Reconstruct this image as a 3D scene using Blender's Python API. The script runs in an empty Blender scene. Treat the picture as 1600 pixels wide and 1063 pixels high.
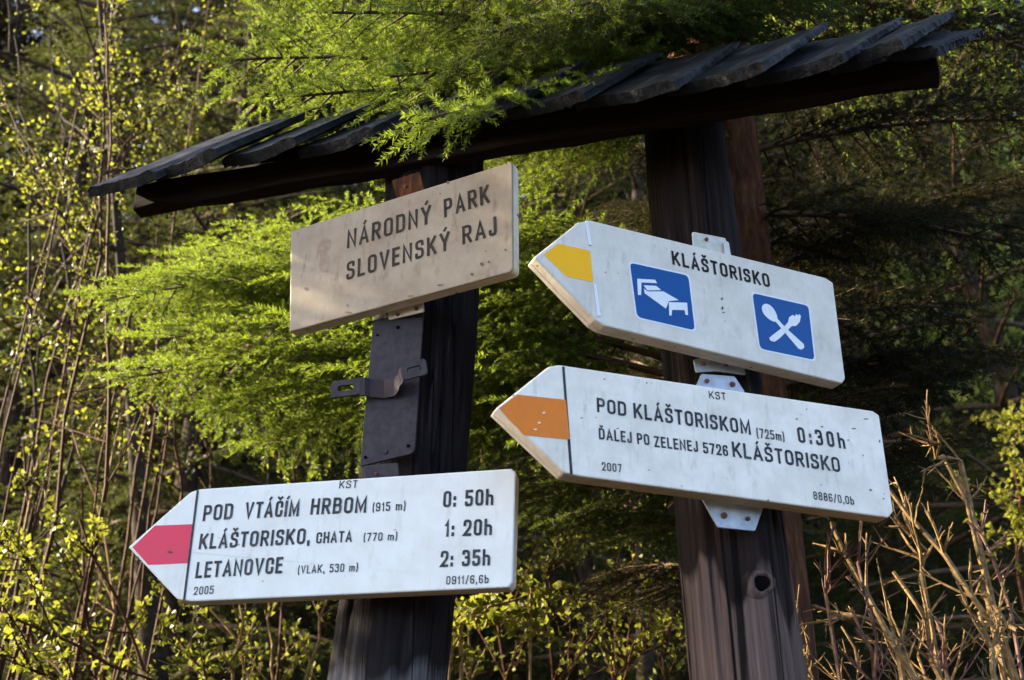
import bpy, math, random
import numpy as np
from mathutils import Vector, Matrix

# ------------------------------------------------------------------ camera, world, sun
R = math.radians
SC = bpy.context.scene
COL = SC.collection
F, CX, CY, PITCH, EYE = 1800.0, 800.0, 531.5, R(29), 1.6
CP, SP = math.cos(PITCH), math.sin(PITCH)
cam = bpy.data.cameras.new('camera')
cam.sensor_width = 36.0
cam.lens = F / 1600 * 36
cam.clip_start, cam.clip_end = 0.05, 800
cam.dof.use_dof = True
cam.dof.focus_distance = 1.85
cam.dof.aperture_fstop = 6.3
co = bpy.data.objects.new('camera', cam)
COL.objects.link(co)
co.location = (0, 0, EYE)
co.rotation_euler = (math.pi / 2 + PITCH, 0, 0)
SC.camera = co

SUN_EL, SUN_AZ = R(26), R(-77)           # azimuth measured from +Y towards +X: from the left
w = bpy.data.worlds.new('World')
SC.world = w
w.use_nodes = True
nt = w.node_tree
bg = nt.nodes['Background']
sk = nt.nodes.new('ShaderNodeTexSky')
sk.sky_type = 'NISHITA'
sk.sun_disc = False
sk.sun_elevation = SUN_EL
sk.sun_rotation = SUN_AZ
sk.dust_density = 3.5
sk.air_density = 0.8
nt.links.new(sk.outputs[0], bg.inputs[0])
bg.inputs[1].default_value = 0.15
sl = bpy.data.lights.new('sun', 'SUN')
sl.energy = 5.0
sl.angle = R(0.5)
sl.color = (1.0, 0.85, 0.58)
so = bpy.data.objects.new('sun', sl)
COL.objects.link(so)
so.rotation_euler = (math.pi / 2 - SUN_EL, 0, math.pi - SUN_AZ)
SC.view_settings.view_transform = 'Standard'
SC.view_settings.look = 'None'
SC.view_settings.gamma = 1.0
SC.view_settings.exposure = 2.5
SC.cycles.max_bounces = 6
SC.cycles.transparent_max_bounces = 8


# ------------------------------------------------------------------ helpers
def px(x, y, Y):
    """point at world depth Y on the line of sight through a spot of the photo (used to lay things out in the place)"""
    v = (CY - y) / F
    d = Y / (CP - v * SP)
    return Vector(((x - CX) / F * d, Y, EYE + d * (v * CP + SP)))


def pd(x, y, d):
    v = (CY - y) / F
    return Vector(((x - CX) / F * d, d * (CP - v * SP), EYE + d * (v * CP + SP)))


def node_mat(name):
    m = bpy.data.materials.new(name)
    m.use_nodes = True
    t = m.node_tree
    t.nodes.clear()
    out = t.nodes.new('ShaderNodeOutputMaterial')
    return m, t, out


def principled(t, out, rough=0.6, spec=0.4, metal=0.0):
    b = t.nodes.new('ShaderNodeBsdfPrincipled')
    b.inputs['Roughness'].default_value = rough
    b.inputs['Specular IOR Level'].default_value = spec
    b.inputs['Metallic'].default_value = metal
    t.links.new(b.outputs[0], out.inputs[0])
    return b


def coord(t, scale=(1, 1, 1), kind='Object'):
    c = t.nodes.new('ShaderNodeTexCoord')
    m = t.nodes.new('ShaderNodeMapping')
    m.inputs['Scale'].default_value = scale
    t.links.new(c.outputs[kind], m.inputs[0])
    return m


def noise(t, vec, scale, detail=6, rough=0.6):
    n = t.nodes.new('ShaderNodeTexNoise')
    n.inputs['Scale'].default_value = scale
    n.inputs['Detail'].default_value = detail
    n.inputs['Roughness'].default_value = rough
    t.links.new(vec.outputs[0], n.inputs['Vector'])
    return n


def ramp(t, fac, stops):
    r = t.nodes.new('ShaderNodeValToRGB')
    e = r.color_ramp.elements
    while len(e) < len(stops):
        e.new(0.5)
    for i, (p, c) in enumerate(stops):
        e[i].position = p
        e[i].color = (*c, 1)
    t.links.new(fac, r.inputs[0])
    return r


def mixc(t, fac, a, b):
    m = t.nodes.new('ShaderNodeMix')
    m.data_type = 'RGBA'
    if isinstance(fac, float):
        m.inputs[0].default_value = fac
    else:
        t.links.new(fac, m.inputs[0])
    for i, v in ((6, a), (7, b)):
        if isinstance(v, tuple):
            m.inputs[i].default_value = (*v, 1)
        else:
            t.links.new(v, m.inputs[i])
    return m.outputs[2]


def bump(t, h, b, strength=0.4, dist=0.004):
    n = t.nodes.new('ShaderNodeBump')
    n.inputs['Strength'].default_value = strength
    n.inputs['Distance'].default_value = dist
    t.links.new(h, n.inputs['Height'])
    t.links.new(n.outputs[0], b.inputs['Normal'])


def mat_wood(name, stops, along='z', fine=90, stretch=0.045, rough=0.75, bmp=0.6, patch=None, bare=None):  # bare: sun patches painted as pale wood on the post foot
    m, t, out = node_mat(name)
    b = principled(t, out, rough, 0.10)
    sc = {'x': (stretch, 1, 1), 'y': (1, stretch, 1), 'z': (1, 1, stretch)}[along]
    mp = coord(t, sc)
    n = noise(t, mp, fine, 8, 0.65)
    r = ramp(t, n.outputs[0], stops)
    c = r.outputs[0]
    if patch:
        n2 = noise(t, coord(t), 9, 4)
        r2 = ramp(t, n2.outputs[0], [(0.42, (0, 0, 0)), (0.62, (1, 1, 1))])
        c = mixc(t, r2.outputs[0], c, patch)
    n4 = noise(t, coord(t, tuple(v * (0.5 if v < 1 else 1) for v in sc)), 26, 2, 0.4)
    r4 = ramp(t, n4.outputs[0], [(0.478, (1, 1, 1)), (0.492, (.06, .06, .06)), (0.508, (.06, .06, .06)), (0.522, (1, 1, 1))])
    if bare:      # sun patches on the foot painted as pale wood, shade tongues left dark
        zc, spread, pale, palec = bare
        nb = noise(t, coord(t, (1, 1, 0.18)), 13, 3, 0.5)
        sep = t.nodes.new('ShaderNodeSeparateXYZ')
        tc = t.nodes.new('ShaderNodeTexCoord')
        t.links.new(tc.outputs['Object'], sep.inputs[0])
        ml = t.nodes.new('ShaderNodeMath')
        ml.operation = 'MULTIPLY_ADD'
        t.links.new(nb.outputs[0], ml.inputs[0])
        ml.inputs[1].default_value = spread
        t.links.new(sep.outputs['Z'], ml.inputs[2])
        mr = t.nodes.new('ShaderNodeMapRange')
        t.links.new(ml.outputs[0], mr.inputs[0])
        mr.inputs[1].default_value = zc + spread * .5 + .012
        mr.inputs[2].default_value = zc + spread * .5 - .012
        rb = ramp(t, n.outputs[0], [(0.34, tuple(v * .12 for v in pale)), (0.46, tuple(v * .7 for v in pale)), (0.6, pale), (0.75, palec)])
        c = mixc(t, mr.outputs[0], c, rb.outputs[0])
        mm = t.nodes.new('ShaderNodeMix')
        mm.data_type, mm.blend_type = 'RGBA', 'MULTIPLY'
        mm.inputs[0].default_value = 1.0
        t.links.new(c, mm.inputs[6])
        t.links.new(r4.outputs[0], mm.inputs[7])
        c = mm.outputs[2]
    t.links.new(c, b.inputs['Base Color'])
    bump(t, n.outputs[0], b, bmp, 0.006)
    return m


def mat_paint(name, col, dirt, amount=0.5, rust=None, scale=14, rough=0.5):
    """sign paint: slightly uneven, grime blotches, small chips"""
    m, t, out = node_mat(name)
    b = principled(t, out, rough, 0.2)
    mp = coord(t)
    n = noise(t, mp, scale, 8, 0.7)
    r = ramp(t, n.outputs[0], [(0.38, (0, 0, 0)), (0.78, (amount,) * 3)])
    c = mixc(t, r.outputs[0], col, dirt)
    n3 = noise(t, coord(t, (1, 1, 0.25)), 60, 5, 0.7)
    r3 = ramp(t, n3.outputs[0], [(0.55, (0, 0, 0)), (0.72, (0.9 * amount,) * 3)])
    c = mixc(t, r3.outputs[0], c, dirt)
    if rust:
        n2 = noise(t, mp, 75, 3, 0.5)
        r2 = ramp(t, n2.outputs[0], [(0.70, (0, 0, 0)), (0.74, (1, 1, 1))])
        c = mixc(t, r2.outputs[0], c, rust)
    t.links.new(c, b.inputs['Base Color'])
    bump(t, n.outputs[0], b, 0.08, 0.002)
    return m


def mat_leaf(name, c1, c2, trans, tfac=0.45, rough=0.5, sc=9.0):
    m, t, out = node_mat(name)
    d = t.nodes.new('ShaderNodeBsdfPrincipled')
    d.inputs['Roughness'].default_value = rough
    d.inputs['Specular IOR Level'].default_value = 0.15
    tr = t.nodes.new('ShaderNodeBsdfTranslucent')
    tr.inputs[0].default_value = (*trans, 1)
    n = noise(t, coord(t), sc, 4)
    r = ramp(t, n.outputs[0], [(0.35, c1), (0.65, c2)])
    t.links.new(r.outputs[0], d.inputs['Base Color'])
    mx = t.nodes.new('ShaderNodeMixShader')
    mx.inputs[0].default_value = tfac
    t.links.new(d.outputs[0], mx.inputs[1])
    t.links.new(tr.outputs[0], mx.inputs[2])
    t.links.new(mx.outputs[0], out.inputs[0])
    return m


def mat_plain(name, c1, c2, sc=40, rough=0.6, metal=0.0, spec=0.4, bmp=0.15):
    m, t, out = node_mat(name)
    b = principled(t, out, rough, spec, metal)
    n = noise(t, coord(t), sc, 6, 0.65)
    r = ramp(t, n.outputs[0], [(0.35, c1), (0.68, c2)])
    t.links.new(r.outputs[0], b.inputs['Base Color'])
    bump(t, n.outputs[0], b, bmp, 0.003)
    return m


M = {}
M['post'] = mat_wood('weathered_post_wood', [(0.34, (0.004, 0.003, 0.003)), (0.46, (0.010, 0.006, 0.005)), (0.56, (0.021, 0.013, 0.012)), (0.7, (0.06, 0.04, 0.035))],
                     'z', 110, 0.016, 0.8, 1.0, (0.013, 0.008, 0.007), (px(1150, 905, 1.54).z + .1, .50, (0.13, 0.088, 0.074), (0.21, 0.155, 0.13)))  # the pale pair at the end paints sunlight on the foot
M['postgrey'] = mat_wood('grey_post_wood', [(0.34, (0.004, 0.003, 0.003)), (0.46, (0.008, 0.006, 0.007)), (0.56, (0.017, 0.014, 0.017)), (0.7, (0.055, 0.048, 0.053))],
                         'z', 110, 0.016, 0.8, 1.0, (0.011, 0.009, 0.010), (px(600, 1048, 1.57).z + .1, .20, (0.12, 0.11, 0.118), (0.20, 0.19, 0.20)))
M['crack'] = mat_plain('dark_crack', (0.006, 0.005, 0.004), (0.02, 0.014, 0.012))
M['shingle'] = mat_wood('grey_shingle_wood', [(0.32, (0.004, 0.004, 0.005)), (0.5, (0.026, 0.027, 0.031)), (0.72, (0.10, 0.104, 0.115))],
                        'x', 60, 0.05, 0.6, 1.0, (0.014, 0.0145, 0.017))
M['beam'] = mat_wood('dark_beam_wood', [(0.3, (0.006, 0.004, 0.004)), (0.7, (0.026, 0.017, 0.014))], 'x', 60, 0.05, 0.85, 0.7)
M['white'] = mat_paint('white_sign_enamel', (0.84, 0.79, 0.71), (0.42, 0.39, 0.32), 0.6, (0.30, 0.22, 0.14))
M['whitecool'] = mat_paint('cool_white_enamel', (0.62, 0.67, 0.69), (0.40, 0.41, 0.37), 0.5, (0.30, 0.22, 0.14))
M['whitedull'] = mat_paint('worn_white_enamel', (0.71, 0.665, 0.59), (0.36, 0.33, 0.27), 0.55, (0.25, 0.17, 0.10))
M['cream'] = mat_paint('yellowed_sign_enamel', (0.235, 0.20, 0.15), (0.11, 0.068, 0.04), 0.85, (0.16, 0.06, 0.03), 9)
M['rim'] = mat_paint('stained_rim', (0.64, 0.59, 0.50), (0.34, 0.25, 0.15), 0.6, (0.12, 0.05, 0.02), 30)
M['ink'] = mat_paint('worn_black_lettering', (0.012, 0.016, 0.023), (0.16, 0.17, 0.18), 0.55, None, 110, 0.8)
M['inkpark'] = mat_paint('engraved_black_lettering', (0.007, 0.006, 0.005), (0.07, 0.05, 0.04), 0.5, None, 110, 0.8)
M['red'] = mat_paint('faded_red_paint', (0.56, 0.035, 0.085), (0.40, 0.055, 0.10), 0.5, None, 20)
M['orange'] = mat_paint('orange_paint', (0.74, 0.20, 0.015), (0.55, 0.16, 0.03), 0.5, None, 40)
M['yellow'] = mat_paint('yellow_paint', (0.92, 0.46, 0.0), (0.85, 0.40, 0.01), 0.4, None, 30)
M['blue'] = mat_paint('blue_pictogram_paint', (0.0, 0.070, 0.27), (0.006, 0.058, 0.19), 0.4, None, 30)
M['picto'] = mat_paint('white_pictogram_paint', (0.74, 0.77, 0.80), (0.5, 0.5, 0.5), 0.3, None, 30)
M['chip'] = mat_plain('bare_chip', (0.75, 0.68, 0.5), (0.85, 0.8, 0.66))
M['spot'] = mat_plain('rust_spot', (0.03, 0.012, 0.008), (0.10, 0.04, 0.02), 200)
M['stain'] = mat_plain('faded_red_stain', (0.19, 0.15, 0.105), (0.12, 0.06, 0.04), 70)
M['plate'] = mat_plain('purple_grey_metal', (0.018, 0.016, 0.022), (0.036, 0.032, 0.044), 60, 0.7, 0.0, 0.2)
M['strap'] = mat_plain('rusty_strap_metal', (0.022, 0.02, 0.027), (0.045, 0.026, 0.026), 30, 0.7, 0.0, 0.2)
M['zinc'] = mat_plain('zinc_bracket_metal', (0.26, 0.30, 0.36), (0.42, 0.46, 0.52), 50, 0.45, 0.3)
M['tab'] = mat_plain('painted_bracket_metal', (0.48, 0.46, 0.40), (0.62, 0.60, 0.55), 60, 0.5, 0.1)
M['bolt'] = mat_plain('rusty_bolt', (0.10, 0.03, 0.02), (0.24, 0.09, 0.06), 200, 0.7)
M['dark'] = mat_plain('dark_hole', (0.004, 0.003, 0.003), (0.007, 0.006, 0.006), 40, 1.0, 0.0, 0.0)
M['bark'] = mat_wood('spruce_bark', [(0.30, (0.016, 0.006, 0.003)), (0.5, (0.060, 0.022, 0.009)), (0.72, (0.14, 0.055, 0.025))], 'z', 60, 0.25, 0.9, 1.0)
M['barkdark'] = mat_wood('dark_forest_bark', [(0.30, (0.006, 0.004, 0.003)), (0.5, (0.030, 0.019, 0.012)), (0.72, (0.065, 0.044, 0.030))], 'z', 38, 0.35, 0.9, 1.0)
M['twig'] = mat_plain('spruce_twig', (0.05, 0.025, 0.012), (0.10, 0.05, 0.025), 60, 0.8)
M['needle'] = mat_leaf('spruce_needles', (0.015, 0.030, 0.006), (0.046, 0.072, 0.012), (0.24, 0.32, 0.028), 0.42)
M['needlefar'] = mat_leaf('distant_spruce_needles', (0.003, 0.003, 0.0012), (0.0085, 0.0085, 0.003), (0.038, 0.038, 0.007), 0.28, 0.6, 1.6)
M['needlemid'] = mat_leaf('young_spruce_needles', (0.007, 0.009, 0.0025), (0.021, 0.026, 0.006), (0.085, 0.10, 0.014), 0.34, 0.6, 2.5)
M['needleoldshade'] = mat_leaf('shade_painted_old_needles', (0.003, 0.0025, 0.0012), (0.012, 0.010, 0.0035), (0.045, 0.042, 0.008), 0.30, 0.6, 6)  # old brown needles, darkened further to paint the shade on these boughs
M['needleshade'] = mat_leaf('shade_painted_needles', (0.009, 0.016, 0.004), (0.027, 0.040, 0.008), (0.10, 0.13, 0.015), 0.36, 0.6, 8)  # darker copy of the needle colour, painting boughs as shaded
M['bud'] = mat_leaf('young_leaves', (0.075, 0.080, 0.010), (0.155, 0.15, 0.022), (0.23, 0.245, 0.027), 0.42, 0.5, 20)
M['budsunlit'] = mat_leaf('sunlit_painted_leaves', (0.24, 0.26, 0.05), (0.40, 0.40, 0.10), (0.6, 0.64, 0.14), 0.5, 0.5, 5)  # pale leaf colour that paints far foliage as sunlit
M['leafdark'] = mat_leaf('green_leaves', (0.010, 0.022, 0.004), (0.035, 0.055, 0.009), (0.09, 0.12, 0.018), 0.4, 0.45, 12)
M['stem'] = mat_plain('reddish_shrub_bark', (0.018, 0.007, 0.004), (0.085, 0.034, 0.016), 90, 0.8, 0.0, 0.08)
M['stempale'] = mat_plain('pale_dry_bark', (0.09, 0.054, 0.023), (0.28, 0.185, 0.086), 90, 0.8, 0.0, 0.08)
M['stemred'] = mat_plain('red_dry_bark', (0.06, 0.020, 0.012), (0.15, 0.065, 0.036), 90, 0.7)
M['stemgrey'] = mat_plain('grey_brown_bark', (0.014, 0.010, 0.007), (0.048, 0.035, 0.024), 30, 0.9, 0.0, 0.08)


def ground_mat():
    m, t, out = node_mat('forest_floor')
    b = principled(t, out, 0.95, 0.1)
    n = noise(t, coord(t), 1.6, 8, 0.7)
    n2 = noise(t, coord(t), 25, 6, 0.7)
    c = ramp(t, n2.outputs[0], [(0.3, (0.010, 0.006, 0.004)), (0.6, (0.035, 0.022, 0.012)), (0.8, (0.09, 0.06, 0.035))]).outputs[0]
    r = ramp(t, n.outputs[0], [(0.48, (0, 0, 0)), (0.66, (1, 1, 1))])
    c = mixc(t, r.outputs[0], c, (0.016, 0.024, 0.007))
    t.links.new(c, b.inputs['Base Color'])
    bump(t, n2.outputs[0], b, 0.8, 0.05)
    return m


M['ground'] = ground_mat()


class MB:
    """collects shapes, then links them as one mesh object"""

    def __init__(self):
        self.v, self.f, self.m, self.n = [], [], [], 0
        self.big = []

    def add(self, verts, faces, mat=0):
        base = self.n
        self.v.extend([tuple(p) for p in verts])
        self.f.extend([tuple(base + i for i in f) for f in faces])
        self.m.extend([mat] * len(faces))
        self.n += len(verts)

    def tris(self, V, T, mat=0):
        self.big.append((np.asarray(V, np.float32), np.asarray(T, np.int32), mat))

    def tube(self, pts, rad, sides=6, mat=0, cap=True):
        pts = [Vector(p) for p in pts]
        rings, faces = [], []
        ref = Vector((0.31, 0.17, 0.93))
        for i, p in enumerate(pts):
            a, b_ = pts[max(i - 1, 0)], pts[min(i + 1, len(pts) - 1)]
            d = (b_ - a).normalized()
            u = d.cross(ref)
            if u.length < 1e-3:
                u = d.cross(Vector((1, 0, 0)))
            u.normalize()
            w_ = d.cross(u)
            r = rad[i] if hasattr(rad, '__len__') else rad
            for k in range(sides):
                an = 2 * math.pi * k / sides
                rings.append(p + u * (math.cos(an) * r) + w_ * (math.sin(an) * r))
        for i in range(len(pts) - 1):
            for k in range(sides):
                k2 = (k + 1) % sides
                faces.append((i * sides + k, i * sides + k2, (i + 1) * sides + k2, (i + 1) * sides + k))
        if cap:
            faces.append(tuple(range(sides))[::-1])
            faces.append(tuple((len(pts) - 1) * sides + k for k in range(sides)))
        self.add(rings, faces, mat)

    def prism(self, poly, y0, y1, mat=0, side=None):
        """polygon in local x,z drawn out from y0 (front) to y1 (back)"""
        n = len(poly)
        v = [(p[0], y0, p[1]) for p in poly] + [(p[0], y1, p[1]) for p in poly]
        self.add(v, [tuple(range(n)), tuple(range(2 * n - 1, n - 1, -1))], mat)
        base = self.n - 2 * n
        sf = [(base + i, base + i + n, base + (i + 1) % n + n, base + (i + 1) % n) for i in range(n)]
        self.f.extend(sf)
        self.m.extend([mat if side is None else side] * n)

    def build(self, name, mats, parent=None, smooth=False, data_only=False):
        me = bpy.data.meshes.new(name)
        if not isinstance(mats, (list, tuple)):
            mats = [mats]
        if self.big:
            Vs, Ls, St, Ms = [], [], [], []
            nv = nl = 0
            if self.n:
                Vs.append(np.array(self.v, np.float32))
                for f, m_ in zip(self.f, self.m):
                    St.append(np.array([nl], np.int32))
                    Ls.append(np.array(f, np.int32))
                    Ms.append(np.array([m_], np.int32))
                    nl += len(f)
                nv = self.n
            for V, T, m_ in self.big:
                Vs.append(V)
                Ls.append((T + nv).ravel())
                k = T.shape[1]
                St.append(np.arange(len(T), dtype=np.int32) * k + nl)
                Ms.append(np.full(len(T), m_, np.int32))
                nl += T.size
                nv += len(V)
            V, L, S, MI = np.concatenate(Vs), np.concatenate(Ls), np.concatenate(St), np.concatenate(Ms)
            me.vertices.add(len(V))
            me.vertices.foreach_set('co', V.ravel())
            me.loops.add(len(L))
            me.loops.foreach_set('vertex_index', L.astype(np.int32))
            me.polygons.add(len(S))
            me.polygons.foreach_set('loop_start', S.astype(np.int32))
            me.polygons.foreach_set('material_index', MI.astype(np.int32))
            me.update(calc_edges=True)
        else:
            me.from_pydata(self.v, [], self.f)
            me.polygons.foreach_set('material_index', self.m)
            me.update()
        for m_ in mats:
            me.materials.append(m_)
        if smooth:
            me.polygons.foreach_set('use_smooth', [True] * len(me.polygons))
        if data_only:
            return me
        o = bpy.data.objects.new(name, me)
        COL.objects.link(o)
        if parent:
            o.parent = parent
        return o


def tag(o, label, cat, group=None):
    o['label'], o['category'] = label, cat
    if group:
        o['group'] = group
    return o


def thing(name, label, cat, loc=(0, 0, 0), group=None, mat=None):
    o = bpy.data.objects.new(name, None)
    o.empty_display_size = 0.05
    COL.objects.link(o)
    if mat is not None:
        o.matrix_world = mat
    else:
        o.location = loc
    return tag(o, label, cat, group)


def bevel(o, wdt=0.002, seg=2):
    b = o.modifiers.new('bevel', 'BEVEL')
    b.width, b.segments, b.limit_method = wdt, seg, 'ANGLE'
    return o


# ------------------------------------------------------------------ terrain
def hill(x, y):
    t = max(0.0, y - 2.3)
    h = 0.86 * t if t < 5 else 4.3 + 0.62 * (t - 5)
    h = min(h, 26 + 0.02 * y)
    k = min(1.0, t / 2)
    return h + k * (0.12 * math.sin(x * 1.7 + y * 0.9) + 0.07 * math.sin(3.1 * y - x * 2.3) + 0.25 * math.sin(0.31 * x + 1.0)) + 0.02 * math.sin(2.2 * x + y)


mb = MB()
xs = [-300, -160, -90, -50] + [-30 + i * 1.0 for i in range(25)] + [-5 + i * 0.25 for i in range(41)] + [6 + i * 1.0 for i in range(25)] + [50, 90, 160, 300]
ys = [-300, -120, -50, -20, -8, -3, 0, 1, 1.6] + [2 + i * 0.25 for i in range(33)] + [10.5 + i * 1.0 for i in range(40)] + [60, 90, 150, 300]
mb.add([(x, y, hill(x, y)) for y in ys for x in xs],
       [(j * len(xs) + i, j * len(xs) + i + 1, (j + 1) * len(xs) + i + 1, (j + 1) * len(xs) + i) for j in range(len(ys) - 1) for i in range(len(xs) - 1)])
g = mb.build('ground', M['ground'], smooth=True)
g['kind'] = 'structure'


# ------------------------------------------------------------------ wooden posts
def log_mesh(axis, rads, seed, sides=100, rows=130):
    """a weathered round post following points, with checks (long cracks) and a lumpy surface"""
    rng = random.Random(seed)
    cracks = [(rng.uniform(0, 6.28), rng.uniform(0, 1), rng.uniform(0.12, 0.4)) for _ in range(16)]
    mb = MB()
    v, f = [], []
    n = len(axis)
    for j in range(rows + 1):
        s = j / rows * (n - 1)
        i = min(int(s), n - 2)
        p = axis[i].lerp(axis[i + 1], s - i)
        r = rads[i] + (rads[i + 1] - rads[i]) * (s - i)
        tt = j / rows
        for k in range(sides):
            a = 6.2832 * k / sides
            rr = r * (1 + 0.022 * math.sin(3 * a + 2 * tt + seed) + 0.014 * math.sin(7 * a + 9 * tt) + 0.006 * rng.uniform(-1, 1))
            for ca, ct, cl in cracks:
                da = abs((a - ca - 0.25 * (tt - ct) + 0.05 * math.sin(17 * tt + ca) + 3.1416) % 6.2832 - 3.1416)
                if da < 0.085 and abs(tt - ct) < cl:
                    rr -= 0.011 * (1 - da / 0.085) * (1 - abs(tt - ct) / cl)
            v.append((p.x + rr * math.cos(a), p.y + rr * math.sin(a), p.z))
    for j in range(rows):
        for k in range(sides):
            k2 = (k + 1) % sides
            f.append((j * sides + k, j * sides + k2, (j + 1) * sides + k2, (j + 1) * sides + k))
    f.append(tuple(range(sides))[::-1])
    f.append(tuple(rows * sides + k for k in range(sides)))
    mb.add(v, f)
    return mb


def post(axis, rads, label, mat, seed):
    base = axis[0]
    root = thing('wooden_post', label, 'post', base)
    o = log_mesh([p - base for p in axis], rads, seed).build('shaft', mat, root, smooth=True)
    return root, o


LY, RY = 1.655, 1.612


def to_ground(a, b):
    """carry a leaning axis on down to the ground"""
    d = (a - b)
    k = (a.z - (-0.1)) / -d.z
    return a + d * k


la, lb, lc = px(616, 990, LY), px(650, 720, LY), px(667, 500, LY)
lt = px(684, 215, LY)
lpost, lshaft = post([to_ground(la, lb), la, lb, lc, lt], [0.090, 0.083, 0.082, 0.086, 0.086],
                     'dark left post of the signpost, thick round log with sunlit grey painted at its foot', M['postgrey'], 3)
ra, rb = px(1164, 1050, RY), px(1077, 300, RY)
rt = px(1064, 150, RY)
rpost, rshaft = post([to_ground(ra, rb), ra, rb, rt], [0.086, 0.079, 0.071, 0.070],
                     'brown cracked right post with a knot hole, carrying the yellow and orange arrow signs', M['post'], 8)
# the knot hole of the right post
mb = MB()
kc = px(1191, 912, RY - 0.068) - ra.lerp(ra, 0)
base = rpost.location
ring_v, ring_f = [], []
kpos = px(1189, 912, RY - 0.074) - base
nrm = Vector((0.35, -0.93, 0)).normalized()
tang = Vector((0.93, 0.35, 0)).normalized()
N = 20
prof = [(0.0280, -0.016), (0.0190, 0.0015), (0.0145, 0.0046), (0.0120, 0.0042), (0.0110, 0.0022)]
for (r, h) in prof:
    for k in range(N):
        a = 6.2832 * k / N
        rr = r * (1 + 0.17 * math.sin(2 * a + 1) + 0.08 * math.sin(3 * a + h * 300))
        ring_v.append(kpos + tang * (rr * math.cos(a)) + Vector((0, 0, rr * 1.15 * math.sin(a))) + nrm * h)
for i in range(len(prof) - 1):
    for k in range(N):
        ring_f.append((i * N + k, i * N + (k + 1) % N, (i + 1) * N + (k + 1) % N, (i + 1) * N + k))
mb.add(ring_v, ring_f, 0)
mb.add([ring_v[(len(prof) - 1) * N + k] for k in range(N)], [tuple(range(N))], 1)
mb.build('knot', [M['post'], M['dark']], rpost, smooth=True)


# ------------------------------------------------------------------ lettering
def G(w, *strokes):
    return (w, strokes)


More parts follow.
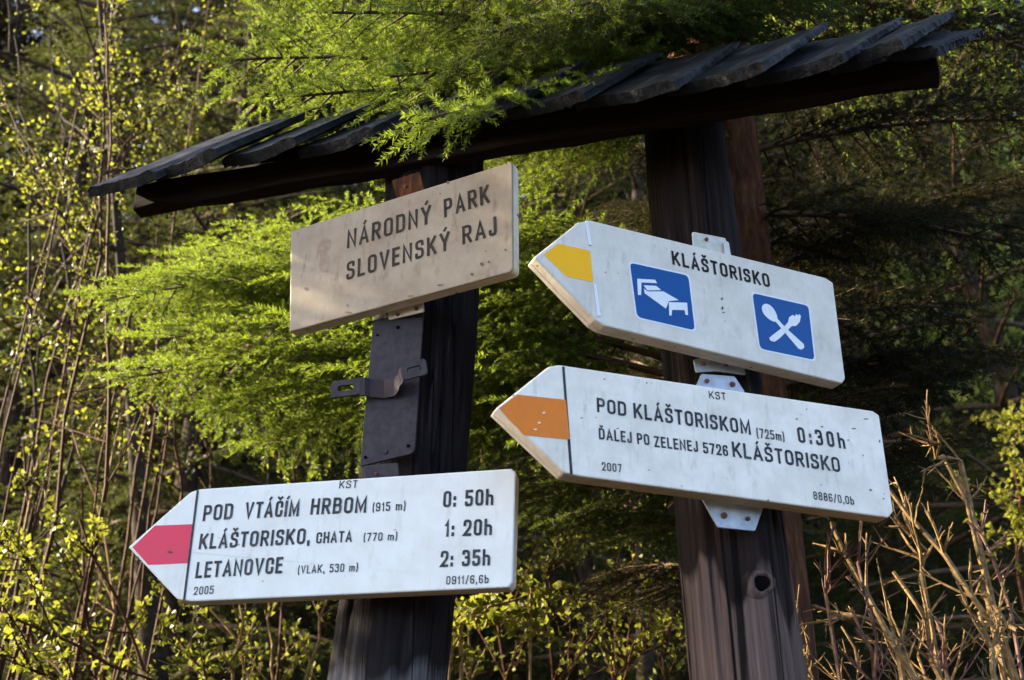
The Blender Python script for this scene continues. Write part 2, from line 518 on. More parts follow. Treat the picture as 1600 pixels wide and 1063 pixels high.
o_ = ([(0, 0, 1), (0, 1, 1), (1, 1, 1), (1, 0, 1)], True)
n_A = ([(0, 0), (.5, 1), (1, 0)], False)
GL = {
    'O': G(.5, o_), '0': G(.46, o_),
    'A': G(.54, n_A, ([(.2, .27), (.8, .27)], False)),
    'B': G(.5, ([(0, 0), (0, 1), (.93, 1, 1), (.93, .53, 1), (.1, .53)], False), ([(.1, .53), (1, .53, 1), (1, 0, 1), (.1, 0)], False)),
    'C': G(.48, ([(1, .68), (1, 1, 1), (0, 1, 1), (0, 0, 1), (1, 0, 1), (1, .32)], False)),
    'D': G(.5, ([(0, 0), (0, 1), (1, 1, 1), (1, 0, 1)], True)),
    'E': G(.42, ([(1, 1), (0, 1), (0, 0), (1, 0)], False), ([(.1, .52), (.88, .52)], False)),
    'H': G(.5, ([(0, 0), (0, 1)], False), ([(1, 0), (1, 1)], False), ([(.1, .52), (.9, .52)], False)),
    'I': G(.14, ([(.5, 0), (.5, 1)], False)),
    'J': G(.4, ([(0, .22), (0, 0, 1), (1, 0, 1), (1, 1)], False)),
    'K': G(.52, ([(0, 0), (0, 1)], False), ([(.95, 1), (.16, .42)], False), ([(.38, .55), (1, 0)], False)),
    'L': G(.42, ([(0, 1), (0, 0), (1, 0)], False)),
    'M': G(.64, ([(0, 0), (0, 1), (.5, .12), (1, 1), (1, 0)], False)),
    'N': G(.52, ([(0, 0), (0, 1), (1, 0), (1, 1)], False)),
    'P': G(.48, ([(0, 0), (0, 1), (1, 1, 1), (1, .46, 1), (.1, .46)], False)),
    'R': G(.5, ([(0, 0), (0, 1), (.96, 1, 1), (.96, .48, 1), (.1, .48)], False), ([(.5, .46), (1, 0)], False)),
    'S': G(.48, ([(.97, .8), (.97, 1, 1), (.02, 1, 1), (.02, .56, 1), (1, .5, 1), (1, 0, 1), (0, 0, 1), (0, .2)], False)),
    'T': G(.46, ([(0, 1), (1, 1)], False), ([(.5, 0), (.5, .96)], False)),
    'V': G(.54, ([(0, 1), (.5, 0), (1, 1)], False)),
    'Y': G(.54, ([(0, 1), (.5, .45), (1, 1)], False), ([(.5, 0), (.5, .42)], False)),
    'Z': G(.46, ([(0, 1), (1, 1), (0, 0), (1, 0)], False)),
    '1': G(.26, ([(0, .76), (.8, 1), (.8, 0)], False)),
    '2': G(.46, ([(0, .72), (0, 1, 1), (1, 1, 1), (1, .55, .6), (0, 0), (1, 0)], False)),
    '3': G(.46, ([(0, .84), (0, 1, .8), (.96, 1, 1), (.96, .54, 1), (.5, .54)], False), ([(.5, .54), (1, .54, 1), (1, 0, 1), (0, 0, .8), (0, .16)], False)),
    '5': G(.46, ([(.95, 1), (.05, 1), (.05, .56), (1, .6, 1), (1, 0, 1), (0, 0, .8), (0, .17)], False)),
    '6': G(.46, ([(.97, .83), (.97, 1, .8), (0, 1, 1), (0, 0, 1), (1, 0, 1), (1, .54, 1), (.08, .54)], False)),
    '7': G(.46, ([(0, 1), (1, 1), (.35, 0)], False)),
    '8': G(.46, ([(.05, .53, 1), (.05, 1, 1), (.95, 1, 1), (.95, .53, 1)], True), ([(0, 0, 1), (0, .53, 1), (1, .53, 1), (1, 0, 1)], True)),
    '9': G(.46, ([(.03, .23), (.03, 0, 1), (1, 0, 1), (1, 1, 1), (0, 1, 1), (0, .44, 1), (.92, .44)], False)),
    'h': G(.44, ([(0, 0), (0, 1)], False), ([(.08, .6), (1, .6, 1), (1, 0)], False)),
    'b': G(.44, ([(0, 1), (0, 0), (1, 0, 1), (1, .62, 1), (.08, .62)], False)),
    'm': G(.66, ([(0, 0), (0, .64)], False), ([(.06, .6), (.5, .6, 1), (.5, 0)], False), ([(.55, .6), (1, .6, 1), (1, 0)], False)),
    '(': G(.2, ([(1, 1.04), (.5, .9), (.2, .7), (.1, .45), (.2, .2), (.5, 0), (1, -.14)], False)),
    ')': G(.2, ([(0, 1.04), (.5, .9), (.8, .7), (.9, .45), (.8, .2), (.5, 0), (0, -.14)], False)),
    ':': G(.14, ([(.5, .02), (.5, .12)], False), ([(.5, .5), (.5, .6)], False)),
    ',': G(.14, ([(.6, .08), (.2, -.16)], False)),
    '/': G(.34, ([(0, -.05), (1, 1.05)], False)),
    ' ': G(.26),
}
ACC = {'Á': ('A', 'a'), 'Č': ('C', 'c'), 'Í': ('I', 'a'), 'Š': ('S', 'c'), 'Ď': ('D', 'c'), 'Ý': ('Y', 'a')}


def strip(pts, closed, hw):
    """flat ribbon round a line; returns verts, quads"""
    n = len(pts)
    P = [Vector(p) for p in pts]
    out = []
    for i in range(n):
        a = P[i - 1] if (i > 0 or closed) else None
        b = P[(i + 1) % n] if (i < n - 1 or closed) else None
        d1 = (P[i] - a).normalized() if a is not None else (b - P[i]).normalized()
        d2 = (b - P[i]).normalized() if b is not None else d1
        n1, n2 = Vector((-d1.y, d1.x)), Vector((-d2.y, d2.x))
        mm = n1 + n2
        if mm.length < 1e-4:
            mm = n1
        mm.normalize()
        k = hw / max(0.42, mm.dot(n1))
        out.append((P[i] + mm * k, P[i] - mm * k))
    v = [q for pr in out for q in pr]
    f = [(2 * i, 2 * i + 1, 2 * ((i + 1) % n) + 1, 2 * ((i + 1) % n)) for i in range(n if closed else n - 1)]
    return v, f


def glyph_strokes(ch, h, xs, t, rad):
    """polylines in metres for one letter; xs: metres per unit of width"""
    acc = None
    if ch in ACC:
        ch, acc = ACC[ch]
    w_, strokes = GL[ch]
    W = w_ * xs
    res = []
    for pts, closed in strokes:
        P = []
        for p in pts:
            q = Vector((t / 2 + p[0] * (W - t) if W > t else W / 2, t / 2 + p[1] * (h - t)))
            P.append((q, p[2] if len(p) > 2 else 0))
        n = len(P)
        L = []
        for i, (q, r) in enumerate(P):
            if r and (closed or 0 < i < n - 1):
                a, b = P[i - 1][0], P[(i + 1) % n][0]
                rr = min(r * rad, 0.5 * (a - q).length, 0.5 * (b - q).length) * 0.98
                s, e = q + (a - q).normalized() * rr, q + (b - q).normalized() * rr
                for k in range(6):
                    u = k / 5
                    L.append(s * (1 - u) ** 2 + q * 2 * u * (1 - u) * 0.92 + q * 0.08 * 2 * u * (1 - u) + e * u * u)
            else:
                L.append(q.copy())
        if not closed:      # square ends
            L[0] = L[0] + (L[0] - L[1]).normalized() * t / 2
            L[-1] = L[-1] + (L[-1] - L[-2]).normalized() * t / 2
        res.append((L, closed))
    if acc == 'a':
        res.append(([Vector((W * .42, h * 1.07)), Vector((W * .42 + .14 * h, h * 1.27))], False))
    if acc == 'c':
        c = W / 2
        res.append(([Vector((c - .15 * h, h * 1.25)), Vector((c, h * 1.09)), Vector((c + .15 * h, h * 1.25))], False))
    return W, res


def lettering(root, fr, text, p0, p1, hpx, mat, weight=0.17, gap=0.13, name='lettering', jitter=0.0):
    """one line of writing from p0 to p1 (baseline ends); fr maps photo spots onto the sign's own plane"""
    a, b = Vector(fr(*p0)), Vector(fr(*p1))
    top = Vector(fr(p0[0], p0[1] - hpx))
    h = (top - a).length
    ax = (b - a)
    length = ax.length
    ax.normalize()
    up = Vector((-ax.y, ax.x))
    units = sum(GL[ACC.get(c, (c,))[0]][0] for c in text) + gap * (len(text) - 1)
    xs = length / units
    t = weight * h * min(1.0, (xs / h) ** 0.5 * 1.05)
    mb = MB()
    x = 0.0
    lift = 0
    for c in text:
        W, st = glyph_strokes(c, h, xs, t, 0.24 * h)
        for L, closed in st:
            tt = t * 0.8 if (len(L) <= 3 and L[0].y > h * 1.04) else t
            v, f = strip(L, closed, tt / 2)
            y = -0.0004 - 0.00006 * (lift % 6)
            lift += 1
            mb.add([((a + ax * (q.x + x) + up * q.y).x, y, (a + ax * (q.x + x) + up * q.y).y) for q in v], f)
        x += W + gap * xs
    return mb.build(name, mat, root)


# ------------------------------------------------------------------ signs
def rounded(poly, rads, seg=5):
    out = []
    n = len(poly)
    for i in range(n):
        q = Vector(poly[i])
        r = rads[i] if hasattr(rads, '__len__') else rads
        if r <= 0:
            out.append(tuple(q))
            continue
        a, b = Vector(poly[i - 1]), Vector(poly[(i + 1) % n])
        da, db = (a - q).normalized(), (b - q).normalized()
        for k in range(seg + 1):
            u = k / seg
            out.append(tuple((q + da * r) * (1 - u) ** 2 + q * 2 * u * (1 - u) + (q + db * r) * u * u))
    return out


class Sign:
    def __init__(self, label, origin, yaw, pit, rol, outline, rads, thick, face_mat, rim_mat):
        cy_, sy = math.cos(yaw), math.sin(yaw)
        self.rot = Matrix.Rotation(yaw, 4, 'Z') @ Matrix.Rotation(pit, 4, 'X') @ Matrix.Rotation(rol, 4, 'Y')
        self.mw = Matrix.Translation(Vector(origin)) @ self.rot
        self.inv = self.mw.inverted()
        self.root = thing('trail_sign', label, 'sign', mat=self.mw, group=None)
        self.thick = thick
        poly = rounded([self.fr(*p) for p in outline], rads)
        c = Vector((sum(p[0] for p in poly) / len(poly), sum(p[1] for p in poly) / len(poly)))
        n = len(poly)

        def inset(d):
            res = []
            for i in range(n):
                a, q, b = Vector(poly[i - 1]), Vector(poly[i]), Vector(poly[(i + 1) % n])
                d1, d2 = (q - a).normalized(), (b - q).normalized()
                nn = Vector((-d1.y, d1.x)) + Vector((-d2.y, d2.x))
                nn.normalize()
                if (c - q).dot(nn) < 0:
                    nn = -nn
                res.append(q + nn * d)
            return res
        # a pressed tray: face, softly rounded edge, folded skirt with a lip
        rings = [(inset(0.0022), 0.0), (inset(0.0007), 0.0006), (inset(0.0), 0.0022), (inset(0.0), thick * 0.62),
                 (inset(0.0012), thick * 0.66), (inset(0.0002), thick * 0.72), (inset(0.0004), thick)]
        mb = MB()
        v = [(p[0], y, p[1]) for ring, y in rings for p in ring]
        f = [tuple(range(n)), tuple((len(rings) - 1) * n + i for i in range(n))[::-1]]
        m_ = [0, 1]
        for k in range(len(rings) - 1):
            for i in range(n):
                f.append((k * n + i, (k + 1) * n + i, (k + 1) * n + (i + 1) % n, k * n + (i + 1) % n))
                m_.append(0 if k < 2 else 1)
        mb.add(v, f)
        mb.m = m_
        self.panel = mb.build('panel', [face_mat, rim_mat], self.root)

    def fr(self, x, y, off=0.0):
        """spot of the photo -> local x,z on the sign's plane (off metres behind its face)"""
        o = self.inv @ Vector((0, 0, EYE))
        p = self.inv @ px(x, y, 2.0)
        d = p - o
        q = o + d * ((off - o.y) / d.y)
        return (q.x, q.z)

    def flat(self, pts, mat, y=-0.0003, rad=0, name='marking', parent=None, thick=None):
        poly = [self.fr(*p) for p in pts]
        if rad:
            poly = rounded(poly, rad)
        mb = MB()
        if thick:
            mb.prism(poly, y - thick, y)
        else:
            mb.add([(p[0], y, p[1]) for p in poly], [tuple(range(len(poly)))])
        return mb.build(name, mat, parent or self.root)

    def text(self, *a, **k):
        return lettering(self.root, self.fr, *a, **k)

    def spots(self, pts, mat, name='rust_spot', seed=1):
        rng = random.Random(seed)
        for x, y, rx, ry in pts:
            mb = MB()
            q = []
            for k in range(9):
                a = 6.2832 * k / 9
                s = rng.uniform(0.7, 1.2)
                q.append(self.fr(x + rx * s * math.cos(a), y + ry * s * math.sin(a)))
            mb.add([(p[0], -0.0009, p[1]) for p in q], [tuple(range(9))])
            mb.build(name, mat, self.root)

    def tab(self, pts, off, mat, bolts, thick=0.003, name='bracket', hole=False):
        """small fixing plate behind the sign, with bolts as its own pieces"""
        poly = rounded([self.fr(x, y, off) for x, y in pts], 0.003, 3)
        mb = MB()
        mb.prism(poly, off, off + thick)
        b = mb.build(name, mat, self.root)
        bevel(b, 0.0008, 1)
        for (x, y, r) in bolts:
            cx_, cz = self.fr(x, y, off)
            m2 = MB()
            hexa = [(cx_ + r * math.cos(k * 1.0472 + .3), cz + r * math.sin(k * 1.0472 + .3)) for k in range(6)]
            m2.prism(hexa, off - 0.0035, off + 0.0002)
            m2.prism([(cx_ + r * .5 * math.cos(k * .785), cz + r * .5 * math.sin(k * .785)) for k in range(8)], off - 0.0055, off - 0.0034)
            bevel(m2.build('bolt', M['bolt'], b), 0.0006, 1)
        return b


# --- the national park board
s = Sign('cream board reading NÁRODNÝ PARK SLOVENSKÝ RAJ, highest on the left post', (-0.3629, 1.6005, 2.5981),
         -0.4675, 0.0584, -0.006, [(454, 361), (801, 252), (802, 424), (452, 519)], [0.003, 0.006, 0.009, 0.003], 0.020, M['cream'], M['rim'])
for txt, a, b, h in [('NÁRODNÝ', (542, 389), (673.7, 349), 28), ('PARK', (694.2, 340.8), (765.6, 317), 29),
                     ('SLOVENSKÝ', (541, 438.5), (703, 390.4), 28), ('RAJ', (722.7, 383), (776.4, 367), 29)]:
    s.text(txt, a, b, h, M['inkpark'], weight=0.15, gap=0.16)
s.spots([(478, 452, 2.6, 2.6), (700, 286, 2.4, 2.6), (738, 429, 2.4, 2.4), (790, 391, 1.5, 2), (753, 413, 3, 2.6), (764, 410, 2, 2.2),
         (688, 303, 1.2, 1.4), (543, 478, 1, 3), (760, 393, 1, 1.4), (545, 488.5, 6, 1.2), (688, 446, 6, 1.4), (642, 463, 5, 1.0)], M['spot'], seed=4)
s.flat([(499, 376), (507, 371), (516, 374), (517, 388), (511, 395), (516, 408), (512, 424), (503, 428), (498, 415), (501, 402), (496, 392)], M['stain'], name='stain', rad=0.004)
s.tab([(604, 474), (660, 462), (662, 487), (607, 500)], 0.028, M['tab'], [(622, 492, .0032), (651, 483, .0036)])
s.tab([(612, 282), (655, 268), (665, 306), (622, 322)], 0.027, M['bark'], [(634, 292, .003)])

# --- red arrow
s = Sign('white arrow sign with red tip mark and three lines of destinations, on left post', (-0.458, 1.5772, 2.141),
         -0.2042, 0.0186, 0.0163, [(200, 855), (297, 769), (312, 764), (799, 732), (806, 739), (801, 910), (795, 918), (300, 940), (277, 937)],
         [0.002, 0.003, 0.004, 0.002, 0.002, 0.002, 0.002, 0.004, 0.004], 0.024, M['whitecool'], M['rim'])
for txt, a, b, h in [('POD', (316.4, 814.8), (362.7, 811.4), 24.5), ('VTÁČÍM', (381.4, 810.7), (466.5, 806.9), 25), ('HRBOM', (484.5, 804.6), (571.9, 801.3), 25),
                     ('KLÁŠTORISKO,', (310, 858.8), (483.5, 850), 24), ('CHATA', (493.5, 849.8), (549.5, 846.9), 17.5),
                     ('LETANOVCE', (304.7, 904), (440.6, 896), 25), ('0: 50h', (692, 793.4), (770.8, 789.5), 25.5),
                     ('1: 20h', (694.5, 839.2), (768.5, 836.3), 25.5), ('2: 35h', (687.7, 886.6), (765.6, 883.7), 25.5)]:
    s.text(txt, a, b, h, M['ink'], weight=0.162)
for txt, a, b, h in [('(915 m)', (581.6, 800), (633.5, 797), 14), ('(770 m)', (567.6, 846.4), (620.4, 844.2), 13), ('(VLAK, 530 m)', (465, 897.2), (559, 892.7), 13),
                     ('2005', (302.4, 930), (333.3, 928), 12.5), ('KST', (529.7, 763.6), (558, 762.6), 12), ('0911/6,6b', (697, 913.7), (763.3, 911.4), 13)]:
    s.text(txt, a, b, h, M['ink'], weight=0.135, gap=0.17)
s.flat([(307.5, 766.5), (311, 766.3), (289.5, 938), (286, 938)], M['ink'], y=-0.0006, name='divider_line')
s.flat([(207, 855.4), (242, 821.6), (300.6, 819.3), (292.7, 880.3), (231.8, 883)], M['red'], rad=0.001, name='colour_mark')
s.spots([(266, 863, 5, 1.5)], M['spot'], name='scratch')
s.tab([(568, 728), (622, 723), (626, 770), (570, 772)], 0.027, M['plate'], [(588, 741, .002)])

# --- yellow arrow
s = Sign('white arrow sign with yellow tip mark and two blue pictograms, on right post', (0.1142, 1.3851, 2.4792),
         0.4314, -0.0032, -0.0168, [(835, 402), (904, 347), (922, 344), (1290, 434), (1302, 442), (1321, 592), (1316, 599), (945, 509), (930, 500)],
         [0.003, 0.003, 0.003, 0.002, 0.002, 0.002, 0.002, 0.002, 0.002], 0.024, M['whitedull'], M['rim'])
s.text('KLÁŠTORISKO', (1050.7, 413.5), (1203.8, 449.8), 21, M['inkpark'], weight=0.17, gap=0.15)
s.flat([(849.2, 398), (872, 380.8), (922, 392.2), (926.7, 441.3), (884.8, 432)], M['yellow'], rad=0.001, name='colour_mark')
# raised crease lines beside the yellow mark
s.flat([(914, 346), (918, 346), (924, 384), (919, 383)], M['picto'], thick=0.0012, name='crease')
s.flat([(927, 444), (931, 446), (938, 494), (933, 495)], M['picto'], thick=0.0012, name='crease')


def z5(x, y):
    return (820 + x / 3.937, 330 + y / 3.937)


def z6(x, y):
    return (1040 + x / 3.937, 350 + y / 3.937)


def grow(pts, k):
    cx_, cy_ = sum(p[0] for p in pts) / len(pts), sum(p[1] for p in pts) / len(pts)
    return [(cx_ + (p[0] - cx_) * k, cy_ + (p[1] - cy_) * k) for p in pts]


for sq in ([z5(645, 318), z5(1005, 398), z5(1045, 735), z5(690, 652)], [z6(533, 426), z6(877, 505), z6(915, 838), z6(580, 768)]):
    s.flat(grow(sq, 1.06), M['picto'], y=-0.0003, rad=0.008, name='pictogram_border')
pb = s.flat([z5(645, 318), z5(1005, 398), z5(1045, 735), z5(690, 652)], M['blue'], y=-0.0005, rad=0.008, name='bed_pictogram')
for k, pl in enumerate([[(690, 418), (800, 424), (812, 445), (716, 441), (714, 518), (694, 518)],
                        [(728, 458), (806, 462), (838, 488), (752, 490)],
                        [(730, 478), (752, 496), (850, 496), (945, 550), (885, 556), (866, 602), (735, 508)],
                        [(884, 562), (996, 566), (1002, 642), (985, 640), (981, 612), (904, 610), (900, 646), (886, 644)]]):
    s.flat([z5(*p) for p in pl], M['picto'], y=-0.0008 - 0.0001 * k, name='bed_shape', parent=pb)
ps = s.flat([z6(533, 426), z6(877, 505), z6(915, 838), z6(580, 768)], M['blue'], y=-0.0005, rad=0.008, name='cutlery_pictogram')
bowl = []
for k in range(20):
    a = 6.2832 * k / 20
    u, v_ = 66 * math.cos(a), 33 * math.sin(a) * (1 - 0.18 * math.cos(a))
    c_, s_ = math.cos(R(52)), math.sin(R(52))
    bowl.append(z6(640 + u * c_ - v_ * s_, 550 + u * s_ + v_ * c_))
s.flat(bowl, M['picto'], y=-0.0009, name='spoon_shape', parent=ps)
s.flat([z6(*p) for p in [(668, 596), (684, 584), (735, 640), (848, 742), (850, 765), (832, 776), (815, 770), (718, 656)]], M['picto'], y=-0.0011, name='spoon_shape', parent=ps)
s.flat([z6(*p) for p in [(778, 562), (794, 572), (800, 556), (813, 568), (818, 556), (829, 570), (822, 606), (800, 630), (772, 632), (700, 705), (668, 728), (642, 722), (634, 705), (650, 690), (735, 625), (750, 606), (756, 578)]],
       M['picto'], y=-0.0013, name='fork_shape', parent=ps)
s.spots([z6(345, 462) + (1.8, 2.2), z6(348, 520) + (1.6, 3), z6(355, 545) + (2.0, 0.9), z6(365, 600) + (1.2, 0.7)], M['spot'], seed=7)
s.tab([(1082, 362), (1134, 372), (1142, 406), (1084, 396)], 0.026, M['tab'], [(1103, 375, .0032)])
s.tab([(1131, 376), (1139, 378), (1143, 402), (1134, 402)], 0.020, M['tab'], [])
s.tab([(1084, 562), (1112, 556), (1162, 568), (1166, 586), (1120, 580), (1088, 582)], 0.034, M['zinc'], [(1098, 569, .0034), (1134, 570, .0036)])

# --- orange arrow
s = Sign('white arrow sign with orange tip mark, lettered POD KLÁŠTORISKOM, on right post', (0.0728, 1.391, 2.2518),
         0.3398, 0.0155, -0.0113, [(775, 638), (857, 573), (874, 570), (1364, 642), (1374, 649), (1396, 800), (1388, 809), (905, 744), (882, 739)],
         [0.003, 0.003, 0.003, 0.002, 0.002, 0.002, 0.002, 0.003, 0.003], 0.026, M['white'], M['rim'])
for txt, a, b, h in [('POD', (932.8, 644), (978.7, 651.1), 22.5), ('KLÁŠTORISKOM', (990.4, 653.5), (1173.5, 679.8), 23.5), ('0:30h', (1247.8, 691.7), (1321.5, 701.7), 24),
                     ('ĎALEJ', (935.9, 686.4), (987.6, 693), 17.5), ('PO', (995.8, 693.9), (1015.1, 696.2), 17), ('ZELENEJ', (1022.6, 698.6), (1091, 706.8), 17),
                     ('5726', (1099, 708.3), (1138, 713.5), 17), ('KLÁŠTORISKO', (1145, 714), (1313.6, 738.6), 23.5)]:
    s.text(txt, a, b, h, M['ink'], weight=0.162, gap=0.26 if txt == '0:30h' else 0.13)
for txt, a, b, h in [('(725m)', (1182.7, 683.8), (1226.2, 689.8), 14.5), ('2007', (940.6, 735.3), (971.6, 738.8), 13), ('8886/0,0b', (1271.5, 780.5), (1334.7, 789.3), 12.5),
                     ('KST', (1108.2, 622.7), (1134.5, 625.8), 11.5)]:
    s.text(txt, a, b, h, M['ink'], weight=0.135, gap=0.16)
s.flat([(878, 573), (882, 573), (895, 742), (890.5, 741)], M['ink'], y=-0.0003, name='divider_line')
s.flat([(779.5, 638), (808, 617), (883.8, 625), (890, 687), (817.6, 680)], M['orange'], y=-0.0006, rad=0.001, name='colour_mark')
s.spots([(849.5, 645.5, 2.8, 1.6), (842, 661, 2.6, 1.6), (836, 671.5, 2.8, 1.3)], M['chip'], name='paint_chip', seed=3)
s.spots([(1010, 599, 1, 1.4), (944, 593, 1, 1.2), (1284, 667, 2, 0.9), (1334, 670, 3.5, 0.8), (1360, 766, 2, 1.2), (1282, 758, 1, 1), (1353, 655, 4, 0.8), (1200, 782, 2, 1), (1260, 640, 1.2, 0.8), (1325, 688, 1.4, 1), (1348, 712, 1, 1.4), (1300, 735, 1.2, 0.8), (1374, 690, 1, 2.5), (1245, 655, 2.5, 0.6), (1380, 780, 1.6, 1), (1065, 760, 1.2, 0.8)], M['spot'], seed=6)
s.tab([(1096, 584), (1148, 588), (1164, 612), (1162, 630), (1088, 622), (1088, 604)], 0.034, M['zinc'], [(1104, 596, .0036), (1144, 601, .0046)])
s.tab([(1092, 770), (1196, 784), (1180, 830), (1122, 824)], 0.034, M['zinc'], [(1131, 806, .0048), (1168, 811, .0036)])


# ------------------------------------------------------------------ bare plate and clamp on the left post
class Frame:
    def __init__(self, origin, yaw, pit, rol):
        self.mw = Matrix.Translation(Vector(origin)) @ Matrix.Rotation(yaw, 4, 'Z') @ Matrix.Rotation(pit, 4, 'X') @ Matrix.Rotation(rol, 4, 'Y')
        self.inv = self.mw.inverted()

    fr = Sign.fr


fp = Frame(px(606, 600, LY - 0.100), R(-14), R(1.5), 0)
plate = thing('mounting_plate', 'bare purple grey metal plate screwed to the left post between its two signs', 'plate', mat=fp.mw)
mb = MB()
poly = rounded([fp.fr(*p) for p in [(583, 500), (662, 487), (648, 708), (562, 729)]], [0.003, 0.003, 0.010, 0.004], 4)
mb.prism(poly, 0, 0.004)
pl = bevel(mb.build('sheet', M['plate'], plate), 0.0008, 1)
for (x, y, r) in [(602, 706, .0042), (571, 715, .0026), (638, 697, .0026), (622, 512, .003), (590, 524, .002)]:
    mb = MB()
    c = fp.fr(x, y)
    mb.prism([(c[0] + r * math.cos(k * .628), c[1] + r * math.sin(k * .628)) for k in range(10)], -0.002, 0.001)
    bevel(mb.build('screw', M['dark'] if r < .004 else M['plate'], plate), 0.0006, 1)
# strap clamp: two slotted ears and a bent band
clamp = thing('strap_clamp', 'bent metal strap with two slotted ears clamped across the bare plate', 'clamp', mat=fp.mw)


def ear(c0, c1, hz, off0, off1, name):
    """a slotted plate between two local x positions, ring shaped so the slot is a true hole"""
    mb = MB()
    (x0, z0), (x1, z1) = c0, c1
    ax = Vector((x1 - x0, z1 - z0))
    L = ax.length
    ax.normalize()
    up = Vector((-ax.y, ax.x))

    def ring(hl, hh, r):
        q = rounded([(-hl, -hh), (hl, -hh), (hl, hh), (-hl, hh)], r, 5)
        m_ = Vector(((x0 + x1) / 2, (z0 + z1) / 2))
        return [(m_ + ax * p[0] + up * p[1], (p[0] + hl) / (2 * hl)) for p in q]
    out, inn = ring(L / 2, hz, hz * 0.45), ring(L * 0.27, hz * 0.34, hz * 0.33)
    n = len(out)
    v = []
    for th in (0.0, 0.0035):
        for rr in (out, inn):
            for p, u in rr:
                v.append((p.x, off0 + (off1 - off0) * u + th, p.y))
    f = []
    for i in range(n):
        j = (i + 1) % n
        f += [(i, j, n + j, n + i), (2 * n + i, 3 * n + i, 3 * n + j, 2 * n + j), (i, 2 * n + i, 2 * n + j, j), (n + i, n + j, 3 * n + j, 3 * n + i)]
    mb.add(v, f)
    return mb.build(name, M['plate'], clamp)


F_OFF = -0.016
ear(fp.fr(517, 609, F_OFF), fp.fr(563, 603, F_OFF), 0.0135, F_OFF, F_OFF, 'ear')
ear(fp.fr(627, 582, F_OFF - 0.01), fp.fr(666, 571, F_OFF - 0.01), 0.0135, F_OFF - 0.01, F_OFF - 0.008, 'ear')
mb = MB()
path = [(561, 604, F_OFF), (570, 604, F_OFF + .001), (578, 606, -0.009), (600, 608, -0.0045), (616, 605, -0.006), (622, 598, -0.014), (624, 590, -0.022), (630, 583, F_OFF - 0.010)]
v, f = [], []
for (x, y, o) in path:
    a, b = fp.fr(x, y - 14, o), fp.fr(x, y + 14, o)
    for q, dy in ((a, 0), (b, 0), (b, 0.0035), (a, 0.0035)):
        v.append((q[0], o + dy, q[1]))
for i in range(len(path) - 1):
    for k in range(4):
        f.append((i * 4 + k, (i + 1) * 4 + k, (i + 1) * 4 + (k + 1) % 4, i * 4 + (k + 1) % 4))
f += [(0, 1, 2, 3), tuple((len(path) - 1) * 4 + k for k in (3, 2, 1, 0))]
mb.add(v, f)
mb.build('band', M['strap'], clamp)

# ------------------------------------------------------------------ shingle roof
roof = thing('shingle_roof', 'small roof of dark split wooden shingles covering both signposts', 'roof', px(800, 200, 1.5))
rl = roof.location.copy()
D0, D1 = 2.05, 1.74           # distance of the eave along the view, left and right end


def eave(x, y, extra=0.0):
    return pd(x, y, D0 + (D1 - D0) * (x - 150) / 1390 + extra)


SDIR = Vector((.182, .235, .34)).normalized()
EDIR = (eave(1395, 75) - eave(150, 318)).normalized()
NRM = EDIR.cross(SDIR).normalized()
if NRM.z < 0:
    NRM = -NRM
rng = random.Random(5)
butts = [(146, 316, .44, .15, 0), (250, 290, .37, .15, 0), (352, 267, .36, .16, 0), (470, 250, .35, .16, 0), (576, 232, .33, .16, 0), (690, 213, .32, .16, 0), (790, 199, .31, .16, 0),
         (905, 181, .30, .18, 0), (1045, 157, .27, .18, 0), (1165, 138, .25, .17, 0), (1298, 118, .09, .09, 0.01), (1290, 114, .20, .13, -0.01), (1376, 104, .15, .09, 0.01)]


